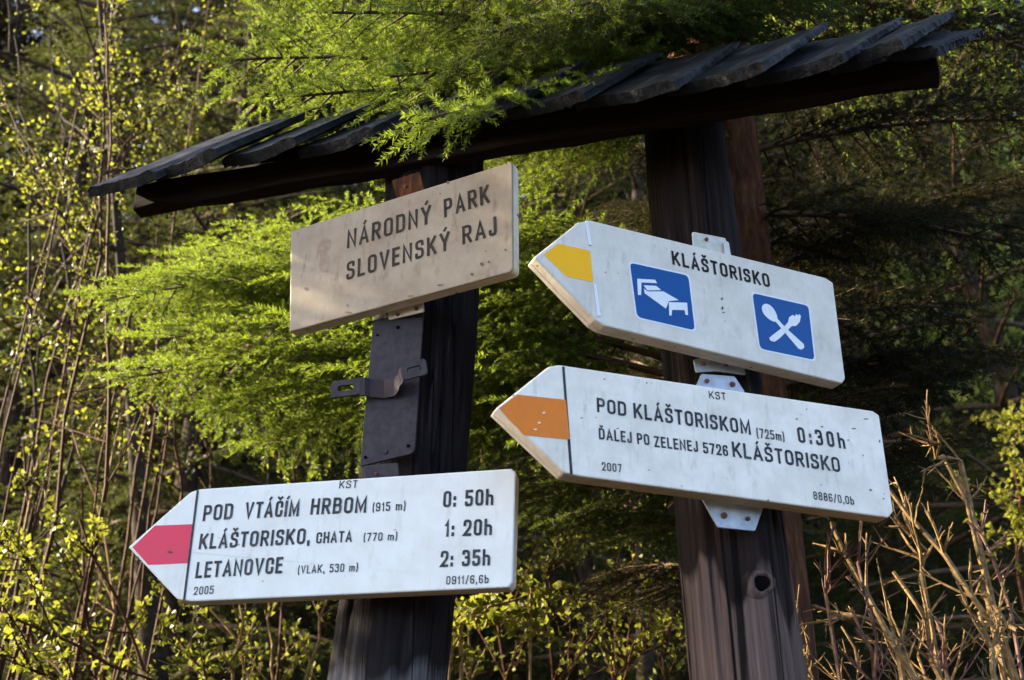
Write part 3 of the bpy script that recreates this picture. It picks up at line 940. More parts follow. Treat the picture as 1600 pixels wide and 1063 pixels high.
def shingle(p, L, W, tilt, seed, roll=-10, skew=0.0):
    r_ = random.Random(seed)
    X = SDIR
    Zt = (Matrix.Rotation(R(roll + r_.uniform(-3, 3)), 3, X) @ NRM).normalized()
    Y_ = Zt.cross(X).normalized()       # towards the left along the eave
    X2 = (Matrix.Rotation(skew + r_.uniform(-0.05, 0.05), 3, Zt) @ X)
    Y2 = Zt.cross(X2).normalized()
    mw = Matrix((X2, Y2, Zt)).transposed().to_4x4()
    mw.translation = p - rl + Vector((0, 0, tilt * 0.2))
    nx, ny = 26, 16
    th = 0.019
    v, f = [], []
    ph, sl_ = r_.uniform(0, 6), r_.uniform(-.012, .012)
    edge = [.0025 * math.sin(ph + .55 * j) + sl_ * j / ny + r_.uniform(-.0008, .0008) for j in range(ny + 1)]
    grain = [r_.uniform(-.0012, .0012) for _ in range(ny + 1)]
    for side in (0, 1):
        for i in range(nx + 1):
            for j in range(ny + 1):
                u, w_ = i / nx, j / ny
                x = u * L + (edge[j] if i == 0 else (r_.uniform(-.01, .01) if i == nx else 0))
                y = -w_ * W + (r_.uniform(-.002, .002) if j in (0, ny) else 0)
                taper = th * (1.0 - 0.45 * u) * (1 if 0 < j < ny else .7)
                z = (grain[j] * (1 + .4 * math.sin(9 * u + j)) + 0.004 * math.sin(2.5 * w_ + seed) + 0.005 * (w_ - .5) ** 2 * 4 + r_.uniform(-.0005, .0005))
                v.append((x, y, z + (taper if side == 0 else 0)))
    k = (nx + 1) * (ny + 1)

    def ix(s_, i, j):
        return s_ * k + i * (ny + 1) + j
    for i in range(nx):
        for j in range(ny):
            f.append((ix(0, i, j), ix(0, i, j + 1), ix(0, i + 1, j + 1), ix(0, i + 1, j)))
            f.append((ix(1, i, j), ix(1, i + 1, j), ix(1, i + 1, j + 1), ix(1, i, j + 1)))
    for i in range(nx):
        f.append((ix(0, i, 0), ix(0, i + 1, 0), ix(1, i + 1, 0), ix(1, i, 0)))
        f.append((ix(0, i, ny), ix(1, i, ny), ix(1, i + 1, ny), ix(0, i + 1, ny)))
    for j in range(ny):
        f.append((ix(0, 0, j), ix(1, 0, j), ix(1, 0, j + 1), ix(0, 0, j + 1)))
        f.append((ix(0, nx, j), ix(0, nx, j + 1), ix(1, nx, j + 1), ix(1, nx, j)))
    mb = MB()
    mb.add(v, f)
    o = mb.build('shingle', M['shingle'], roof)
    o.matrix_local = mw
    return o


for i, (x, y, L, W, tilt) in enumerate(butts):
    shingle(eave(x, y), L, W, tilt, 20 + i, (-10, -12, -11, -9, -12, -9, -10, -8, -8, -7, -4, -5, 2)[i], (0, 0, 0, 0, 0, -.05, -.08, -.1, -.15, -.2, -.3, -.25, -.4)[i])


def beam(a, b, wy, hz, name, mat, up=Vector((0, 0, 1))):
    """squared timber from a to b (a,b: lower front edge)"""
    ax = (b - a)
    L = ax.length
    ax.normalize()
    fw = up.cross(ax).normalized()
    u2 = ax.cross(fw).normalized()
    mw = Matrix((ax, fw, u2)).transposed().to_4x4()
    mw.translation = a - rl
    r_ = random.Random(int(L * 1000))
    n = 24
    v, f = [], []
    for i in range(n + 1):
        for (yy, zz) in ((0, 0), (wy, 0), (wy, hz), (0, hz)):
            v.append((L * i / n, yy + r_.uniform(-.0035, .0035), zz + r_.uniform(-.0035, .0035)))
    for i in range(n):
        for k in range(4):
            f.append((i * 4 + k, i * 4 + (k + 1) % 4, (i + 1) * 4 + (k + 1) % 4, (i + 1) * 4 + k))
    f += [(3, 2, 1, 0), tuple(n * 4 + k for k in range(4))]
    mb = MB()
    mb.add(v, f)
    o = bevel(mb.build(name, mat, roof), 0.0015, 1)
    o.matrix_local = mw
    return o


# eave board, sheathing under the shingles, and the ridge timber
ea, eb = eave(205, 327, .02), eave(1470, 115, .02)
beam(ea, eb, 0.03, 0.056, 'eave_board', M['beam'])
sa, sb_ = eave(240, 309, .05), eave(1350, 122, .05)
mb = MB()
up_ = SDIR * 0.26
dn = -NRM * 0.014
q = [sa + dn, sb_ + dn, sb_ + dn + up_, sa + dn + up_]
q2 = [p + dn for p in q]
mb.add([p - rl for p in q + q2], [(0, 1, 2, 3), (7, 6, 5, 4), (0, 4, 5, 1), (1, 5, 6, 2), (2, 6, 7, 3), (3, 7, 4, 0)])
mb.build('sheathing', M['beam'], roof)
beam(sa + up_ - Vector((0, 0, .05)), sb_ + up_ - Vector((0, 0, .05)), 0.07, 0.055, 'ridge_beam', M['beam'])

# ------------------------------------------------------------------ vegetation generators
def sprig(rng, L, n, nl, nw):
    """a twiglet along +X set with needles"""
    V, T = [], []
    t = np.linspace(0.02, 1, n) * L
    ang = rng.uniform(0, 2 * np.pi, n)
    keep = np.sin(ang) > -0.75
    t, ang = t[keep], ang[keep]
    n = len(t)
    fwd = rng.uniform(0.40, 0.88, n)
    d = np.stack([fwd, np.cos(ang) * np.sqrt(1 - fwd ** 2) * 1.15, np.sin(ang) * np.sqrt(1 - fwd ** 2) * .8 + 0.1], 1)
    d /= np.linalg.norm(d, axis=1)[:, None]
    ln = nl * rng.uniform(0.75, 1.15, n)[:, None] * (0.7 + 0.3 * np.minimum(1, (1.05 - t / L) * 3))[:, None]
    base = np.stack([t, 0 * t, -0.04 * L * (t / L) ** 2], 1)
    side = np.cross(d, rng.normal(size=(n, 3)))
    side /= np.linalg.norm(side, axis=1)[:, None] + 1e-9
    side *= nw / 2
    V = np.concatenate([base + d * ln * .25 + side, base + d * ln * .25 - side, base + d * ln, base], 0)
    i = np.arange(n)
    T = np.stack([i + 3 * n, i, i + 2 * n, i + n], 1)     # lancet quads
    return V.astype(np.float32), T.astype(np.int32)


def place(base, M3, P):
    """base verts,quads repeated under transforms"""
    V, T = base
    k = len(M3)
    VV = np.einsum('kij,nj->kni', M3, V) + P[:, None, :]
    TT = T[None] + (np.arange(k) * len(V))[:, None, None]
    return VV.reshape(-1, 3), TT.reshape(-1, T.shape[1])


def frame_np(d, up):
    d = d / np.linalg.norm(d)
    y = np.cross(up, d)
    y /= np.linalg.norm(y) + 1e-9
    z = np.cross(d, y)
    return np.stack([d, y, z], 1)


def bough(mb, P0, P1, rng, sprigs, side=0.35, gap=0.035, sgap=0.028, slen=0.09, wood=0.010, droop=0.10, start=0.12, sub_wood=True, hang=0.25, env=None):
    """a flat spruce bough from P0 to P1: axis, side twigs left and right, needle sprigs; appended to mb (0 wood, 1 needles)"""
    P0, P1 = np.array(P0, float), np.array(P1, float)
    ax = P1 - P0
    L = np.linalg.norm(ax)
    Fm = frame_np(ax, np.array([0, 0, 1.0]))

    def pt(s):
        u = s / L
        return P0 + Fm[:, 0] * s + np.array([0, 0, 1.0]) * (droop * L * (u * (1 - u) * 2.2 * 0.8))
    n = 10
    mb.tube([tuple(pt(L * i / n)) for i in range(n + 1)], [wood * (1 - .8 * i / n) + .0012 for i in range(n + 1)], 5, 0, False)
    Ms = [[] for _ in sprigs]
    Ps = [[] for _ in sprigs]

    def put(pos, dr, scale):
        k = rng.integers(len(sprigs))
        Ms[k].append(frame_np(dr, np.array([0, 0, 1.0]) + rng.normal(size=3) * .35) * scale)
        Ps[k].append(pos)
    s = start * L
    sgn = 1
    while s < L:
        u = s / L
        e = env(u) if env else (min(1, 0.55 + 1.5 * u) * (1 - u) ** 0.75 + 0.10)
        sl = side * e * rng.uniform(.7, 1.15)
        a = np.radians(rng.uniform(42, 66)) * sgn
        d = Fm[:, 0] * np.cos(a) + Fm[:, 1] * np.sin(a) + Fm[:, 2] * rng.uniform(-.25, .1)
        d /= np.linalg.norm(d)
        p = pt(s)
        m = max(2, int(sl / sgap))
        pts = []
        for i in range(m + 1):
            q = i / m
            pts.append(p + d * sl * q + np.array([0, 0, -1.0]) * hang * sl * q * q)
        if sub_wood and sl > 0.05:
            mb.tube([tuple(pts[0]), tuple(pts[m // 2]), tuple(pts[m])], [wood * .35 + .0008, .0014, .0008], 3, 0, False)
        td = pts[-1] - pts[-2]
        td /= np.linalg.norm(td)
        for i in range(1, m):
            q = i / m
            for s2 in ((-1, 1) if rng.random() < .8 else (rng.choice([-1, 1]),)):
                b = np.radians(rng.uniform(35, 60)) * s2
                side_v = np.cross(np.array([0, 0, 1.0]), td)
                side_v /= np.linalg.norm(side_v) + 1e-9
                dd = td * np.cos(b) + side_v * np.sin(b) + np.array([0, 0, rng.uniform(-.75, .25)])
                put(pts[i], dd, (slen * (1 - .45 * q) * rng.uniform(.7, 1.15)) / 0.09)
        put(pts[-1], td + rng.normal(size=3) * .1, slen * rng.uniform(.7, 1.1) / 0.09)
        put(pts[m // 2], td, slen / 0.09)
        s += gap * rng.uniform(.6, 1.4)
        sgn = -sgn
    put(pt(L * .985), Fm[:, 0], slen / 0.09)
    for q in np.arange(max(start, .3) * L, L, sgap * .8):
        put(pt(q), Fm[:, 0] + rng.normal(size=3) * .55, slen * .8 / 0.09)
    for b, m3, ps in zip(sprigs, Ms, Ps):
        if m3:
            V, T = place(b, np.array(m3), np.array(ps))
            mb.tris(V, T, 1)


RN = np.random.default_rng(11)
SPR_NEAR = [sprig(RN, 0.09, 84, 0.0150, 0.0024) for _ in range(5)]
SPR_MID = [sprig(RN, 0.09, 34, 0.017, 0.0032) for _ in range(4)]
SPR_FAR = [sprig(RN, 0.09, 16, 0.022, 0.0062) for _ in range(4)]

# ------------------------------------------------------------------ the spruce right behind the signpost
TY = 2.06
t1, t0 = px(1121, 300, TY), px(1164, 850, TY)
tg = to_ground(t0, t1)
tgz = hill(tg.x, tg.y) - .15
tg = t0 + (t0 - t1) * ((t0.z - tgz) / (t1.z - t0.z))
tt = t1 + (t1 - t0).normalized() * 6.5
spruce = thing('spruce_tree', 'spruce with reddish bark close behind the right post, its boughs hanging over the roof', 'tree', tg)


def local(p):
    return tuple(Vector(p) - tg)


log_mesh([Vector(local(p)) for p in (tg, t0, t1, tt)], [0.125, 0.103, 0.099, 0.03], 14, 30, 90).build('trunk', M['bark'], spruce, smooth=True)


def trunk_at(z):
    k = (z - t0.z) / (t1.z - t0.z)
    return t0.lerp(t1, k)


# (height on the trunk, tip: photo spot and depth, spread, droop)
BOUGHS = [
    # left group, caught by the sun
    (2.75, (165, 470, 2.45), .44, .16), (2.55, (200, 590, 2.5), .42, .14), (2.95, (300, 410, 2.55), .42, .12), (2.62, (250, 530, 2.42), .36, .14),
    (2.65, (215, 480, 2.7), .42, .14), (2.5, (330, 640, 2.6), .38, .12), (2.8, (250, 440, 2.42), .34, .14), (2.6, (420, 690, 2.6), .34, .12), (2.4, (590, 800, 2.7), .30, .1), (2.5, (760, 640, 2.9), .3, .1), (2.7, (830, 400, 3.0), .3, .1), (2.9, (600, 380, 2.9), .4, .1), (2.3, (860, 800, 3.0), .3, .1),
    # over the roof, to the front left
    (3.30, (345, 95, 1.75), .42, .16), (3.25, (470, 150, 1.62), .34, .16), (3.35, (610, 120, 1.50), .34, .14), (3.25, (672, 186, 1.30), .20, .20),
    (3.5, (520, 20, 1.5), .36, .10), (3.5, (770, 50, 1.32), .30, .14), (3.55, (900, 10, 1.25), .28, .14), (3.5, (420, -30, 1.9), .4, .1), (3.6, (700, -40, 1.4), .4, .1),
    (3.6, (1010, 10, 1.30), .24, .12), (3.7, (1130, -50, 1.25), .26, .1), (3.7, (1250, -50, 1.35), .3, .1),
    (3.3, (560, 90, 1.95), .40, .14), (3.35, (420, 40, 2.2), .42, .12), (3.4, (700, 40, 1.8), .4, .12),
    # right, in the shade
    (3.05, (1640, 400, 2.0), .36, .14), (2.85, (1610, 300, 2.5), .36, .1), (2.75, (1500, 480, 1.9), .30, .12), (2.6, (1560, 560, 2.4), .34, .1),
    (3.2, (1640, 190, 2.1), .36, .12), (2.5, (1470, 600, 2.1), .30, .12), (3.4, (1600, 60, 2.0), .36, .12), (2.9, (1390, 330, 2.6), .36, .12), (2.35, (1480, 690, 2.5), .3, .12),
    (3.6, (1450, -20, 1.8), .36, .1),
    # backwards and across
    (3.0, (980, 330, 3.1), .34, .1), (2.5, (960, 560, 3.0), .34, .1), (3.2, (850, 250, 3.0), .36, .1), (2.8, (1000, 480, 3.2), .4, .1), (2.2, (980, 900, 3.1), .3, .1),
]
LIT = {0, 1, 2, 3, 4, 5, 6, 7, 13, 14, 15, 16, 17, 25, 26}      # boughs given the brighter needle colour, painted as if sunlit
for i, (z, (x, y, Y), sd, dr) in enumerate(BOUGHS):
    mb = MB()
    a = trunk_at(z + .0)
    b = px(x, y, Y)
    rg = np.random.default_rng(100 + i)
    bough(mb, local(a), local(b), rg, SPR_NEAR, side=sd, gap=.024, sgap=.024, slen=.085, wood=.007, droop=dr, start=.14)
    mb.build('bough', [M['twig'], M['needle'] if i in LIT else M['needleshade'] if i < 28 else M['needleoldshade']], spruce)
# higher boughs above the frame: the shade over the roof and the boards
rg = np.random.default_rng(77)
UP = [(4.1, (-.9, .95, 3.45)), (4.0, (-.35, .75, 3.45)), (4.2, (-.55, .9, 3.8)),
      (4.0, (.2, .75, 3.6)), (4.1, (.7, .9, 3.7)), (3.9, (1.3, 1.3, 3.6)), (3.8, (1.6, 2.2, 3.5)), (4.1, (1.5, 1.8, 3.9))]
for i in range(26):
    z = 4.5 + i * .13
    an = i * 2.4
    L = 1.25 - (z - 4.5) * .22
    UP.append((z, (trunk_at(z).x + L * math.cos(an), trunk_at(z).y + L * math.sin(an), z - .2)))
for z, b in UP:
    mb = MB()
    bough(mb, local(trunk_at(z)), local(b), rg, SPR_MID, side=.45, gap=.032, sgap=.035, slen=.11, wood=.012, droop=.1)
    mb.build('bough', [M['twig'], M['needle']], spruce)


# ------------------------------------------------------------------ other spruces
def spruce_meshes(seed, H, base_r, sprigs, gap, sgap, slen, whorl, clear=0.12, needle='needlefar'):
    rg = np.random.default_rng(seed)
    mb = MB()
    n = 12
    mb.tube([(0.03 * math.sin(i), .03 * math.cos(i * 1.3), H * i / n - .3) for i in range(n + 1)], [H * .014 * (1 - .93 * i / n) + .01 for i in range(n + 1)], 10)
    tr = mb.build('trunk', M['barkdark'], data_only=True, smooth=True)
    mb = MB()
    z = H * clear
    while z < H * .985:
        u = z / H
        Lb = base_r * (1 - u) ** .85 + .08
        k = int(rg.integers(4, 7))
        a0 = rg.uniform(0, 6.28)
        for j in range(k):
            a = a0 + 6.283 * j / k + rg.uniform(-.3, .3)
            L = Lb * rg.uniform(.65, 1.12)
            el = rg.uniform(-.28, .02) + .5 * u * u
            P0 = (0, 0, z)
            P1 = (L * math.cos(a), L * math.sin(a), z + L * el)
            bough(mb, P0, P1, rg, sprigs, side=min(.55 * L, .8), gap=gap, sgap=sgap, slen=slen, wood=.012 + .006 * L, droop=.08, start=.1, sub_wood=False, hang=.35)
        z += whorl * rg.uniform(.7, 1.3) * (1 - .4 * u)
    cr = mb.build('crown', [M['twig'], M[needle]], data_only=True)
    return tr, cr


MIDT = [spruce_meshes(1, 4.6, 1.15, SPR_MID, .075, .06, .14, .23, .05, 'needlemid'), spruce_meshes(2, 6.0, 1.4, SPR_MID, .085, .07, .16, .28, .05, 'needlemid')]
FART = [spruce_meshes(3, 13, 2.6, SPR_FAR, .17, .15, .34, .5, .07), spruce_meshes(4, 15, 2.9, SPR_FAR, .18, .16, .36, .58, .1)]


def tree(kind, x, y, scale, rz, label, group=None, sink=0.0):
    tr, cr = kind
    t = thing('spruce_tree', label, 'tree', (x, y, hill(x, y) - sink), group)
    t.rotation_euler = (0, 0, rz)
    t.scale = (scale,) * 3
    for nm, me in (('trunk', tr), ('crown', cr)):
        o = bpy.data.objects.new(nm, me)
        COL.objects.link(o)
        o.parent = t
    return t


def gx(xpix, Y):
    """world x of a photo column at depth Y near the middle row"""
    return px(xpix, 531, Y).x


for i, (xp, Y, k, sc, lab) in enumerate([
    (330, 4.6, 0, .95, 'sunlit young spruce standing behind the left end of the roof'),
    (60, 5.2, 1, .85, 'young spruce at the far left behind the reddish stems'),
    (190, 6.4, 1, 1.0, 'young spruce whose top rises at the upper left above the shingles'),
    (1540, 4.7, 0, 1.0, 'shaded young spruce at the right edge beyond the yellow arrow sign'),
    (1330, 5.6, 1, 1.0, 'shaded young spruce behind the right end of the roof'),
    (900, 4.9, 0, .95, 'young spruce seen between the two posts'),
    (620, 5.8, 1, .95, 'young spruce behind the cream park board')]):
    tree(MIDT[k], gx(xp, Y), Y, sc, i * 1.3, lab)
rr = random.Random(21)
GF = 'tall spruces of the dark forest up the slope'
spots = []
for row, (Y, n, x0, x1) in enumerate([(8.5, 7, -5.5, 5.5), (11.5, 8, -8, 8), (15.5, 9, -11, 11), (21, 10, -15, 15)]):
    for i in range(n):
        spots.append((x0 + (x1 - x0) * (i + .5) / n + rr.uniform(-.6, .6), Y + rr.uniform(-1, 1)))
for i, (x, y) in enumerate(spots):
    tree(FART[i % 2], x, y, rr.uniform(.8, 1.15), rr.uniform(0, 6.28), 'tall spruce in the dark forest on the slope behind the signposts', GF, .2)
tree(MIDT[0], -2.0, 1.90, 1.02, .4, 'unseen young spruce added left of the view to shade the cream park board')  # unseen tree, added to keep the sun off the park board
tree(MIDT[1], -2.7, 2.08, .74, 1.9, 'second unseen spruce added left of the view, behind the one shading the park board')  # also added out of view, closes the gaps in that shade
# the forest goes on to the left of the view, and shades the slope
for i, (x, y, sc) in enumerate([(-9.5, 8.3, .9), (-12.5, 9.4, 1.0), (-7.6, 7.9, .7), (-11, 9.6, 1.0), (-12, 12.5, 1.1), (-9.0, 11.0, .9), (-14, 15, 1.1), (-8.0, 10.0, .8), (-18, 20, 1.2), (-13, 19, 1.1)]):
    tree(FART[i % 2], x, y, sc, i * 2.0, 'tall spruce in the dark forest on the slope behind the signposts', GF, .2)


# ------------------------------------------------------------------ shrubs
def leaf_quads(rg, pos, size, n_per, spread):
    """small folded leaves round the given nodes"""
    pos = np.repeat(pos, n_per, 0)
    n = len(pos)
    pos = pos + rg.normal(size=(n, 3)) * spread
    d = rg.normal(size=(n, 3)) + np.array([0, 0, .3])
    d /= np.linalg.norm(d, axis=1)[:, None]
    s_ = np.cross(d, rg.normal(size=(n, 3)))
    s_ /= np.linalg.norm(s_, axis=1)[:, None]
    nn = np.cross(d, s_)
    L = size * rg.uniform(.6, 1.25, n)[:, None]
    W = L * .34
    a = pos
    b = pos + d * L * .45 + s_ * W + nn * L * .12
    c = pos + d * L
    e = pos + d * L * .45 - s_ * W + nn * L * .12
    V = np.concatenate([a, b, c, e], 0)
    i = np.arange(n)
    T = np.concatenate([np.stack([i, i + n, i + 2 * n], 1), np.stack([i, i + 2 * n, i + 3 * n], 1)], 0)
    return V, T


def wander(rg, p, d, L, n, bend, lift=0.0):
    pts = [np.array(p, float)]
    d = np.array(d, float)
    d /= np.linalg.norm(d)
    for i in range(n):
        d = d + rg.normal(size=3) * bend + np.array([0, 0, lift])
        d /= np.linalg.norm(d)
        pts.append(pts[-1] + d * L / n)
    return pts


def shrub(label, stems, seed, bark='stem', leaf='bud', lsize=.017, lper=1, side_n=14, side_len=.5, twig_n=3, lean=.6, leaf_gap=.10, group=None, cat='shrub', name='shrub', rad=.0062, top_only=0.0, sub=.5):
    """stems: list of (photo spot low, photo spot high, depth low, depth high); each carried down to the slope"""
    rg = np.random.default_rng(seed)
    first = None
    wood, nodes = MB(), []
    for (lo, hi, Ya, Yb) in stems:
        a, b = px(*lo, Ya), px(*hi, Yb)
        if first is None:
            first = Vector((a.x, a.y, hill(a.x, a.y)))
        foot = Vector((a.x + rg.normal() * .05, a.y + rg.normal() * .05, hill(a.x, a.y) - .05))
        pts = []
        if a.z > foot.z + .05:
            nn = max(2, int((a.z - foot.z) / .25))
            for i in range(nn):
                pts.append(np.array(foot.lerp(a, i / nn)) + rg.normal(size=3) * .008)
        L = (b - a).length
        n = max(4, int(L / .12))
        off = np.zeros(3)
        for i in range(n + 1):
            off = off * .85 + rg.normal(size=3) * .010 * (0 if i in (0,) else 1)
            pts.append(np.array(a.lerp(b, i / n)) + off)
        m = len(pts)
        wood.tube([p - np.array(first) for p in pts], [rad * (1 - .75 * i / m) + .0012 for i in range(m)], 5, 0, False)
        ax = np.array((b - a).normalized())
        for k in range(side_n):
            u = rg.uniform(top_only, 1)
            idx = min(m - 2, int(m - (n + 1) + u * n))
            p = pts[idx]
            h = rg.normal(size=3)
            h -= ax * h.dot(ax)
            h /= np.linalg.norm(h)
            d = h * lean + ax * rg.uniform(.25, .9) + np.array([0, 0, .1])
            sl = side_len * rg.uniform(.35, 1.1) * (1.05 - .5 * u)
            sp = wander(rg, p, d, sl, 6, .08, .02)
            wood.tube([q - np.array(first) for q in sp], [rad * .34 * (1 - .13 * i) + .0006 for i in range(7)], 4, 0, False)
            segs = [sp]
            for j in range(twig_n):
                q = sp[int(rg.integers(1, 6))]
                t2 = wander(rg, q, d + rg.normal(size=3) * .7, sl * sub * rg.uniform(.4, 1), 4, .10, .02)
                wood.tube([z_ - np.array(first) for z_ in t2], [.0017, .0014, .0011, .0009, .0006], 3, 0, False)
                segs.append(t2)
            for sg in segs:
                for i in range(len(sg) - 1):
                    c = max(1, int(np.linalg.norm(sg[i + 1] - sg[i]) / leaf_gap))
                    for q in range(c):
                        nodes.append(sg[i] + (sg[i + 1] - sg[i]) * ((q + rg.random()) / c))
                nodes.append(sg[-1])
    root = thing(name, label, cat, first, group)
    wood.build('stems', M[bark], root)
    if leaf:
        V, T = leaf_quads(rg, np.array(nodes) - np.array(first), lsize, lper, .008)
        mb = MB()
        mb.tris(V, T, 0)
        mb.build('leaves', M[leaf], root)
    return root


SH = 'budding shrub'
shrub('tall reddish stem with yellow green buds rising beside the left tip of the roof', [((166, 760), (176, -20), 2.75, 2.75), ((158, 400), (172, -20), 2.9, 2.95)], 1, side_n=12, side_len=.42, leaf_gap=.07)
shrub('two grey stems with pale buds at the far left edge', [((60, 760), (18, 0), 3.2, 3.4), ((115, 700), (85, 20), 3.5, 3.7)], 2, 'stemgrey', side_n=10, side_len=.45, leaf_gap=.09)
shrub('red twig with buds bending up at the top left above the roof', [((285, 260), (330, -20), 3.6, 3.6)], 3, side_n=10, side_len=.4)
shrub('slanting shrub stems crossing at the left above the roof end', [((150, 300), (285, 90), 3.4, 3.5), ((160, 310), (240, 170), 3.2, 3.3), ((245, 640), (10, 190), 3.5, 3.6)], 4, side_n=12, side_len=.4)
shrub('low shrub with bright yellow green leaves in the lower left corner', [((240, 1063), (25, 945), 2.7, 2.6), ((230, 1060), (120, 830), 2.75, 2.7), ((330, 1080), (250, 960), 2.9, 2.9), ((120, 1080), (10, 1040), 2.6, 2.6), ((60, 900), (10, 850), 2.8, 2.8)],
      5, 'stem', 'bud', .021, 2, 8, .30, 1, .7, .06)
shrub('leafy shrub standing just left of the red arrow sign', [((150, 1063), (130, 760), 3.2, 3.2), ((60, 1063), (40, 700), 3.3, 3.2)], 6, leaf_gap=.2, side_n=8, side_len=.5)
shrub('thin branches with sparse buds crossing at slants behind the tall reddish stem', [((262, 665), (-15, 400), 3.0, 2.9), ((205, 480), (75, 240), 3.1, 3.0), ((300, 470), (470, 330), 3.4, 3.5), ((40, 640), (290, 585), 3.1, 3.1), ((-20, 590), (210, 415), 3.2, 3.2), ((120, 170), (260, 90), 3.2, 3.2), ((90, 330), (-10, 130), 3.0, 3.0)], 20, side_n=7, side_len=.32, leaf_gap=.06, rad=.0042)
shrub('bare sloping branches left of the red arrow sign', [((60, 720), (170, 560), 3.2, 3.4), ((200, 600), (40, 680), 3.2, 3.2), ((180, 960), (110, 670), 3.5, 3.4)], 7, 'stempale', None, side_n=6, side_len=.3)
shrub('upright pale stem above the red arrow sign', [((285, 770), (250, 600), 3.0, 3.0), ((462, 760), (468, 640), 3.1, 3.1)], 8, side_n=5, side_len=.25)
shrub('tangle of pale thin stems below the red arrow sign', [((380, 1080), (335, 940), 3.0, 3.0), ((365, 1080), (378, 930), 2.9, 2.9), ((430, 1080), (420, 930), 3.1, 3.1), ((470, 1080), (520, 930), 3.0, 3.0), ((700, 1080), (706, 955), 2.9, 2.9), ((735, 1080), (728, 970), 2.9, 2.9)],
      9, 'stempale', 'bud', .02, 1, 5, .25, 2, .6, .09)
shrub('arching pale branch with yellow green buds between the two posts', [((700, 1080), (706, 985), 2.45, 2.45), ((706, 985), (830, 920), 2.45, 2.5), ((830, 920), (1050, 930), 2.5, 2.6), ((720, 965), (810, 950), 2.45, 2.45)],
      10, 'stempale', 'bud', .024, 2, 6, .18, 2, .6, .05)
shrub('leafy shrub behind the tip of the orange arrow sign', [((790, 1063), (760, 700), 3.0, 3.0), ((850, 900), (890, 760), 2.9, 2.9), ((960, 900), (1020, 720), 3.1, 3.2)], 11, side_n=12, side_len=.35)
shrub('thin leafy shrub low between the posts', [((860, 1080), (960, 960), 2.9, 2.9), ((960, 1090), (1010, 1000), 2.7, 2.7), ((1040, 1063), (1060, 960), 2.8, 2.8)], 12, side_n=10, side_len=.3)
# right: cut-back bush of pale and reddish dry twigs
shrub('cut back bush of pale dry branches at the lower right', [((1592, 1075), (1478, 690), 1.72, 1.75), ((1556, 985), (1392, 752), 1.72, 1.71), ((1440, 1080), (1262, 806), 1.68, 1.67), ((1400, 1000), (1280, 940), 1.70, 1.67), ((1480, 1080), (1400, 890), 1.72, 1.72), ((1500, 720), (1412, 700), 1.76, 1.72), ((1535, 900), (1610, 1010), 1.76, 1.72), ((1440, 900), (1420, 800), 1.75, 1.75), ((1560, 1085), (1540, 960), 1.66, 1.66)],
      13, 'stempale', None, side_n=7, side_len=.15, twig_n=3, lean=.6, rad=.0066)
shrub('thin red dry shoots in front of the pale bush at the lower right', [((1365, 1080), (1345, 815), 1.66, 1.67), ((1375, 1080), (1350, 960), 1.66, 1.66), ((1290, 930), (1316, 850), 1.67, 1.67), ((1490, 1080), (1470, 970), 1.67, 1.67), ((1580, 960), (1520, 820), 1.71, 1.72)],
      14, 'stemred', None, side_n=6, side_len=.10, twig_n=2, rad=.0032)
shrub('pale stubby twigs low behind the right post', [((1290, 1080), (1270, 970), 1.78, 1.78), ((1330, 1085), (1300, 990), 1.82, 1.82), ((1420, 1085), (1410, 930), 1.95, 1.95), ((1450, 1085), (1430, 960), 1.9, 1.9), ((1560, 1085), (1570, 960), 1.95, 1.95), ((1250, 1080), (1290, 1010), 1.85, 1.85)], 15, 'stempale', None, side_n=6, side_len=.12, twig_n=3, rad=.0030)
shrub('green leafed shrub at the right edge beside the dry branches', [((1590, 900), (1585, 620), 3.4, 3.4), ((1640, 900), (1625, 640), 3.3, 3.3)], 16, 'stem', 'bud', .026, 3, 12, .35, 2, .7, .05)
shrub('young leafy sapling deep at the left behind the stems', [((120, 500), (100, 100), 4.3, 4.4), ((230, 500), (260, 60), 4.5, 4.6), ((330, 760), (320, 480), 4.2, 4.3)], 17, 'stem', 'bud', .022, 1, 6, .6, 2, .7, .15)
shrub('sapling painted pale as if sunlit, far behind the right end of the roof', [((1560, 700), (1440, 170), 5.0, 5.2), ((1600, 600), (1550, 200), 5.0, 5.2), ((1420, 600), (1380, 190), 5.4, 5.4)], 19, 'stemgrey', 'budsunlit', .05, 3, 18, .6, 3, .7, .08)
shrub('sapling with small leaves behind the lower left shrubs', [((40, 800), (60, 480), 4.2, 4.2), ((420, 740), (400, 520), 4.0, 4.0)], 18, 'stemgrey', 'leafdark', .024, 2, 8, .5, 3, .7, .15)


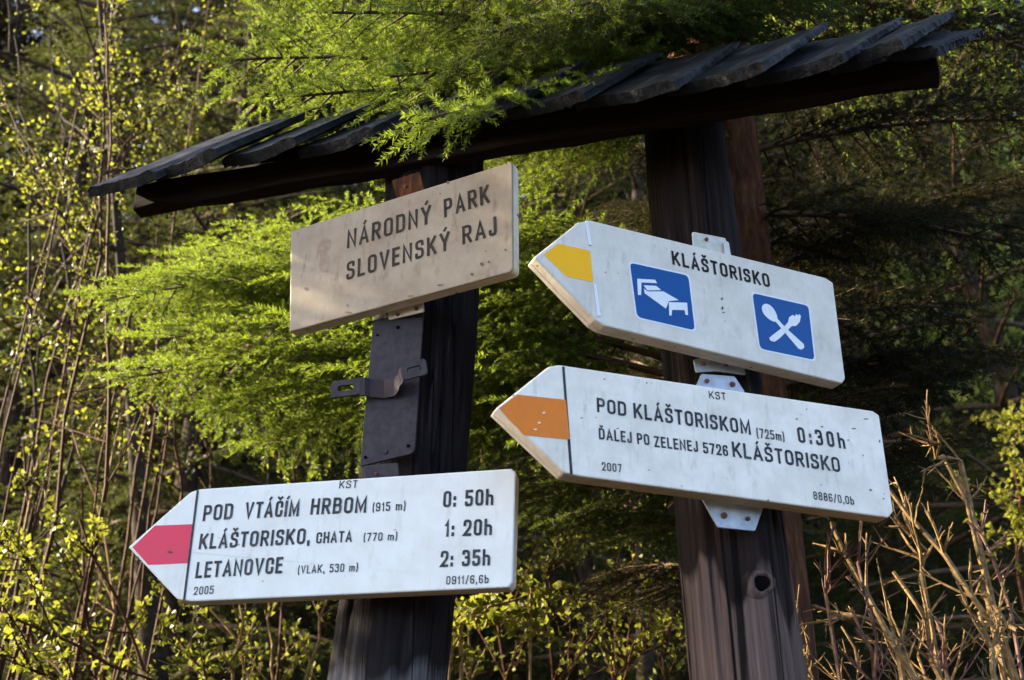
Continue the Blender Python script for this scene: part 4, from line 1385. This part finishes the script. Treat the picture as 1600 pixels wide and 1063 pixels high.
# bare trunks of broadleaf trees behind
def bare_trunk(label, lo, hi, Y, r0, r1, seed):
    a, b = px(*lo, Y), px(*hi, Y)
    foot = Vector((a.x, a.y, hill(a.x, a.y) - .1))
    top = b + (b - a).normalized() * 3.0
    root = thing('broadleaf_tree', label, 'tree', foot)
    axis = [Vector((0, 0, 0)), a - foot, b - foot, top - foot]
    log_mesh(axis, [r0 * 1.2, r0, r1, r1 * .4], seed, 20, 60).build('trunk', M['stemgrey'], root, smooth=True)
    rg = np.random.default_rng(seed)
    mb = MB()
    nodes = []
    for k in range(16):
        u = rg.uniform(.15, 1)
        p = np.array((b - foot).lerp(top - foot, u))
        an = rg.uniform(0, 6.28)
        sp = wander(rg, p, (math.cos(an), math.sin(an), .6), .9, 7, .15, .03)
        mb.tube(sp, [.012 * (1 - .12 * i) + .001 for i in range(8)], 5, 0, False)
        for j in range(5):
            t2 = wander(rg, sp[int(rg.integers(1, 7))], rg.normal(size=3) + np.array([0, 0, .5]), .45, 5, .15)
            mb.tube(t2, [.004, .0034, .0028, .0022, .0016, .001], 3, 0, False)
            nodes += t2[1:]
    V, T = leaf_quads(rg, np.array(nodes), .022, 1, .02)
    mb.tris(V, T, 1)
    mb.build('crown', [M['stemgrey'], M['bud']], root)


bare_trunk('grey brown tree trunk low at the left behind the red arrow tip', (240, 1063), (205, 620), 3.9, .05, .022, 31)
bare_trunk('dim tree trunk between the posts left of the right post', (1010, 1063), (1000, 500), 4.0, .035, .028, 33)


# ------------------------------------------------------------------ ground cover on the slope
rg = np.random.default_rng(55)
n = 9000
xx, yy = rg.uniform(-4.5, 4.5, n), 2.4 + rg.random(n) ** 1.4 * 6
pp = np.array([(x, y, hill(x, y) + rg.uniform(0, .22) ** 1.5) for x, y in zip(xx, yy)])
V, T = leaf_quads(rg, pp, .05, 3, .03)
mb = MB()
mb.tris(V, T, 0)
u = mb.build('undergrowth', M['leafdark'])
u['kind'] = 'stuff'
u['label'], u['category'] = 'low green leaves covering the slope behind the signposts', 'undergrowth'
n = 5000
xx, yy = rg.uniform(-4.5, 4.5, n), 2.4 + rg.random(n) ** 1.4 * 6
pp = np.array([(x, y, hill(x, y) + rg.uniform(0, .03)) for x, y in zip(xx, yy)])
V, T = leaf_quads(rg, pp, .06, 3, .03)
mb = MB()
mb.tris(V, T, 0)
u = mb.build('leaf_litter', M['stem'])
u['kind'] = 'stuff'
u['label'], u['category'] = 'brown fallen leaves lying on the slope', 'leaf litter'
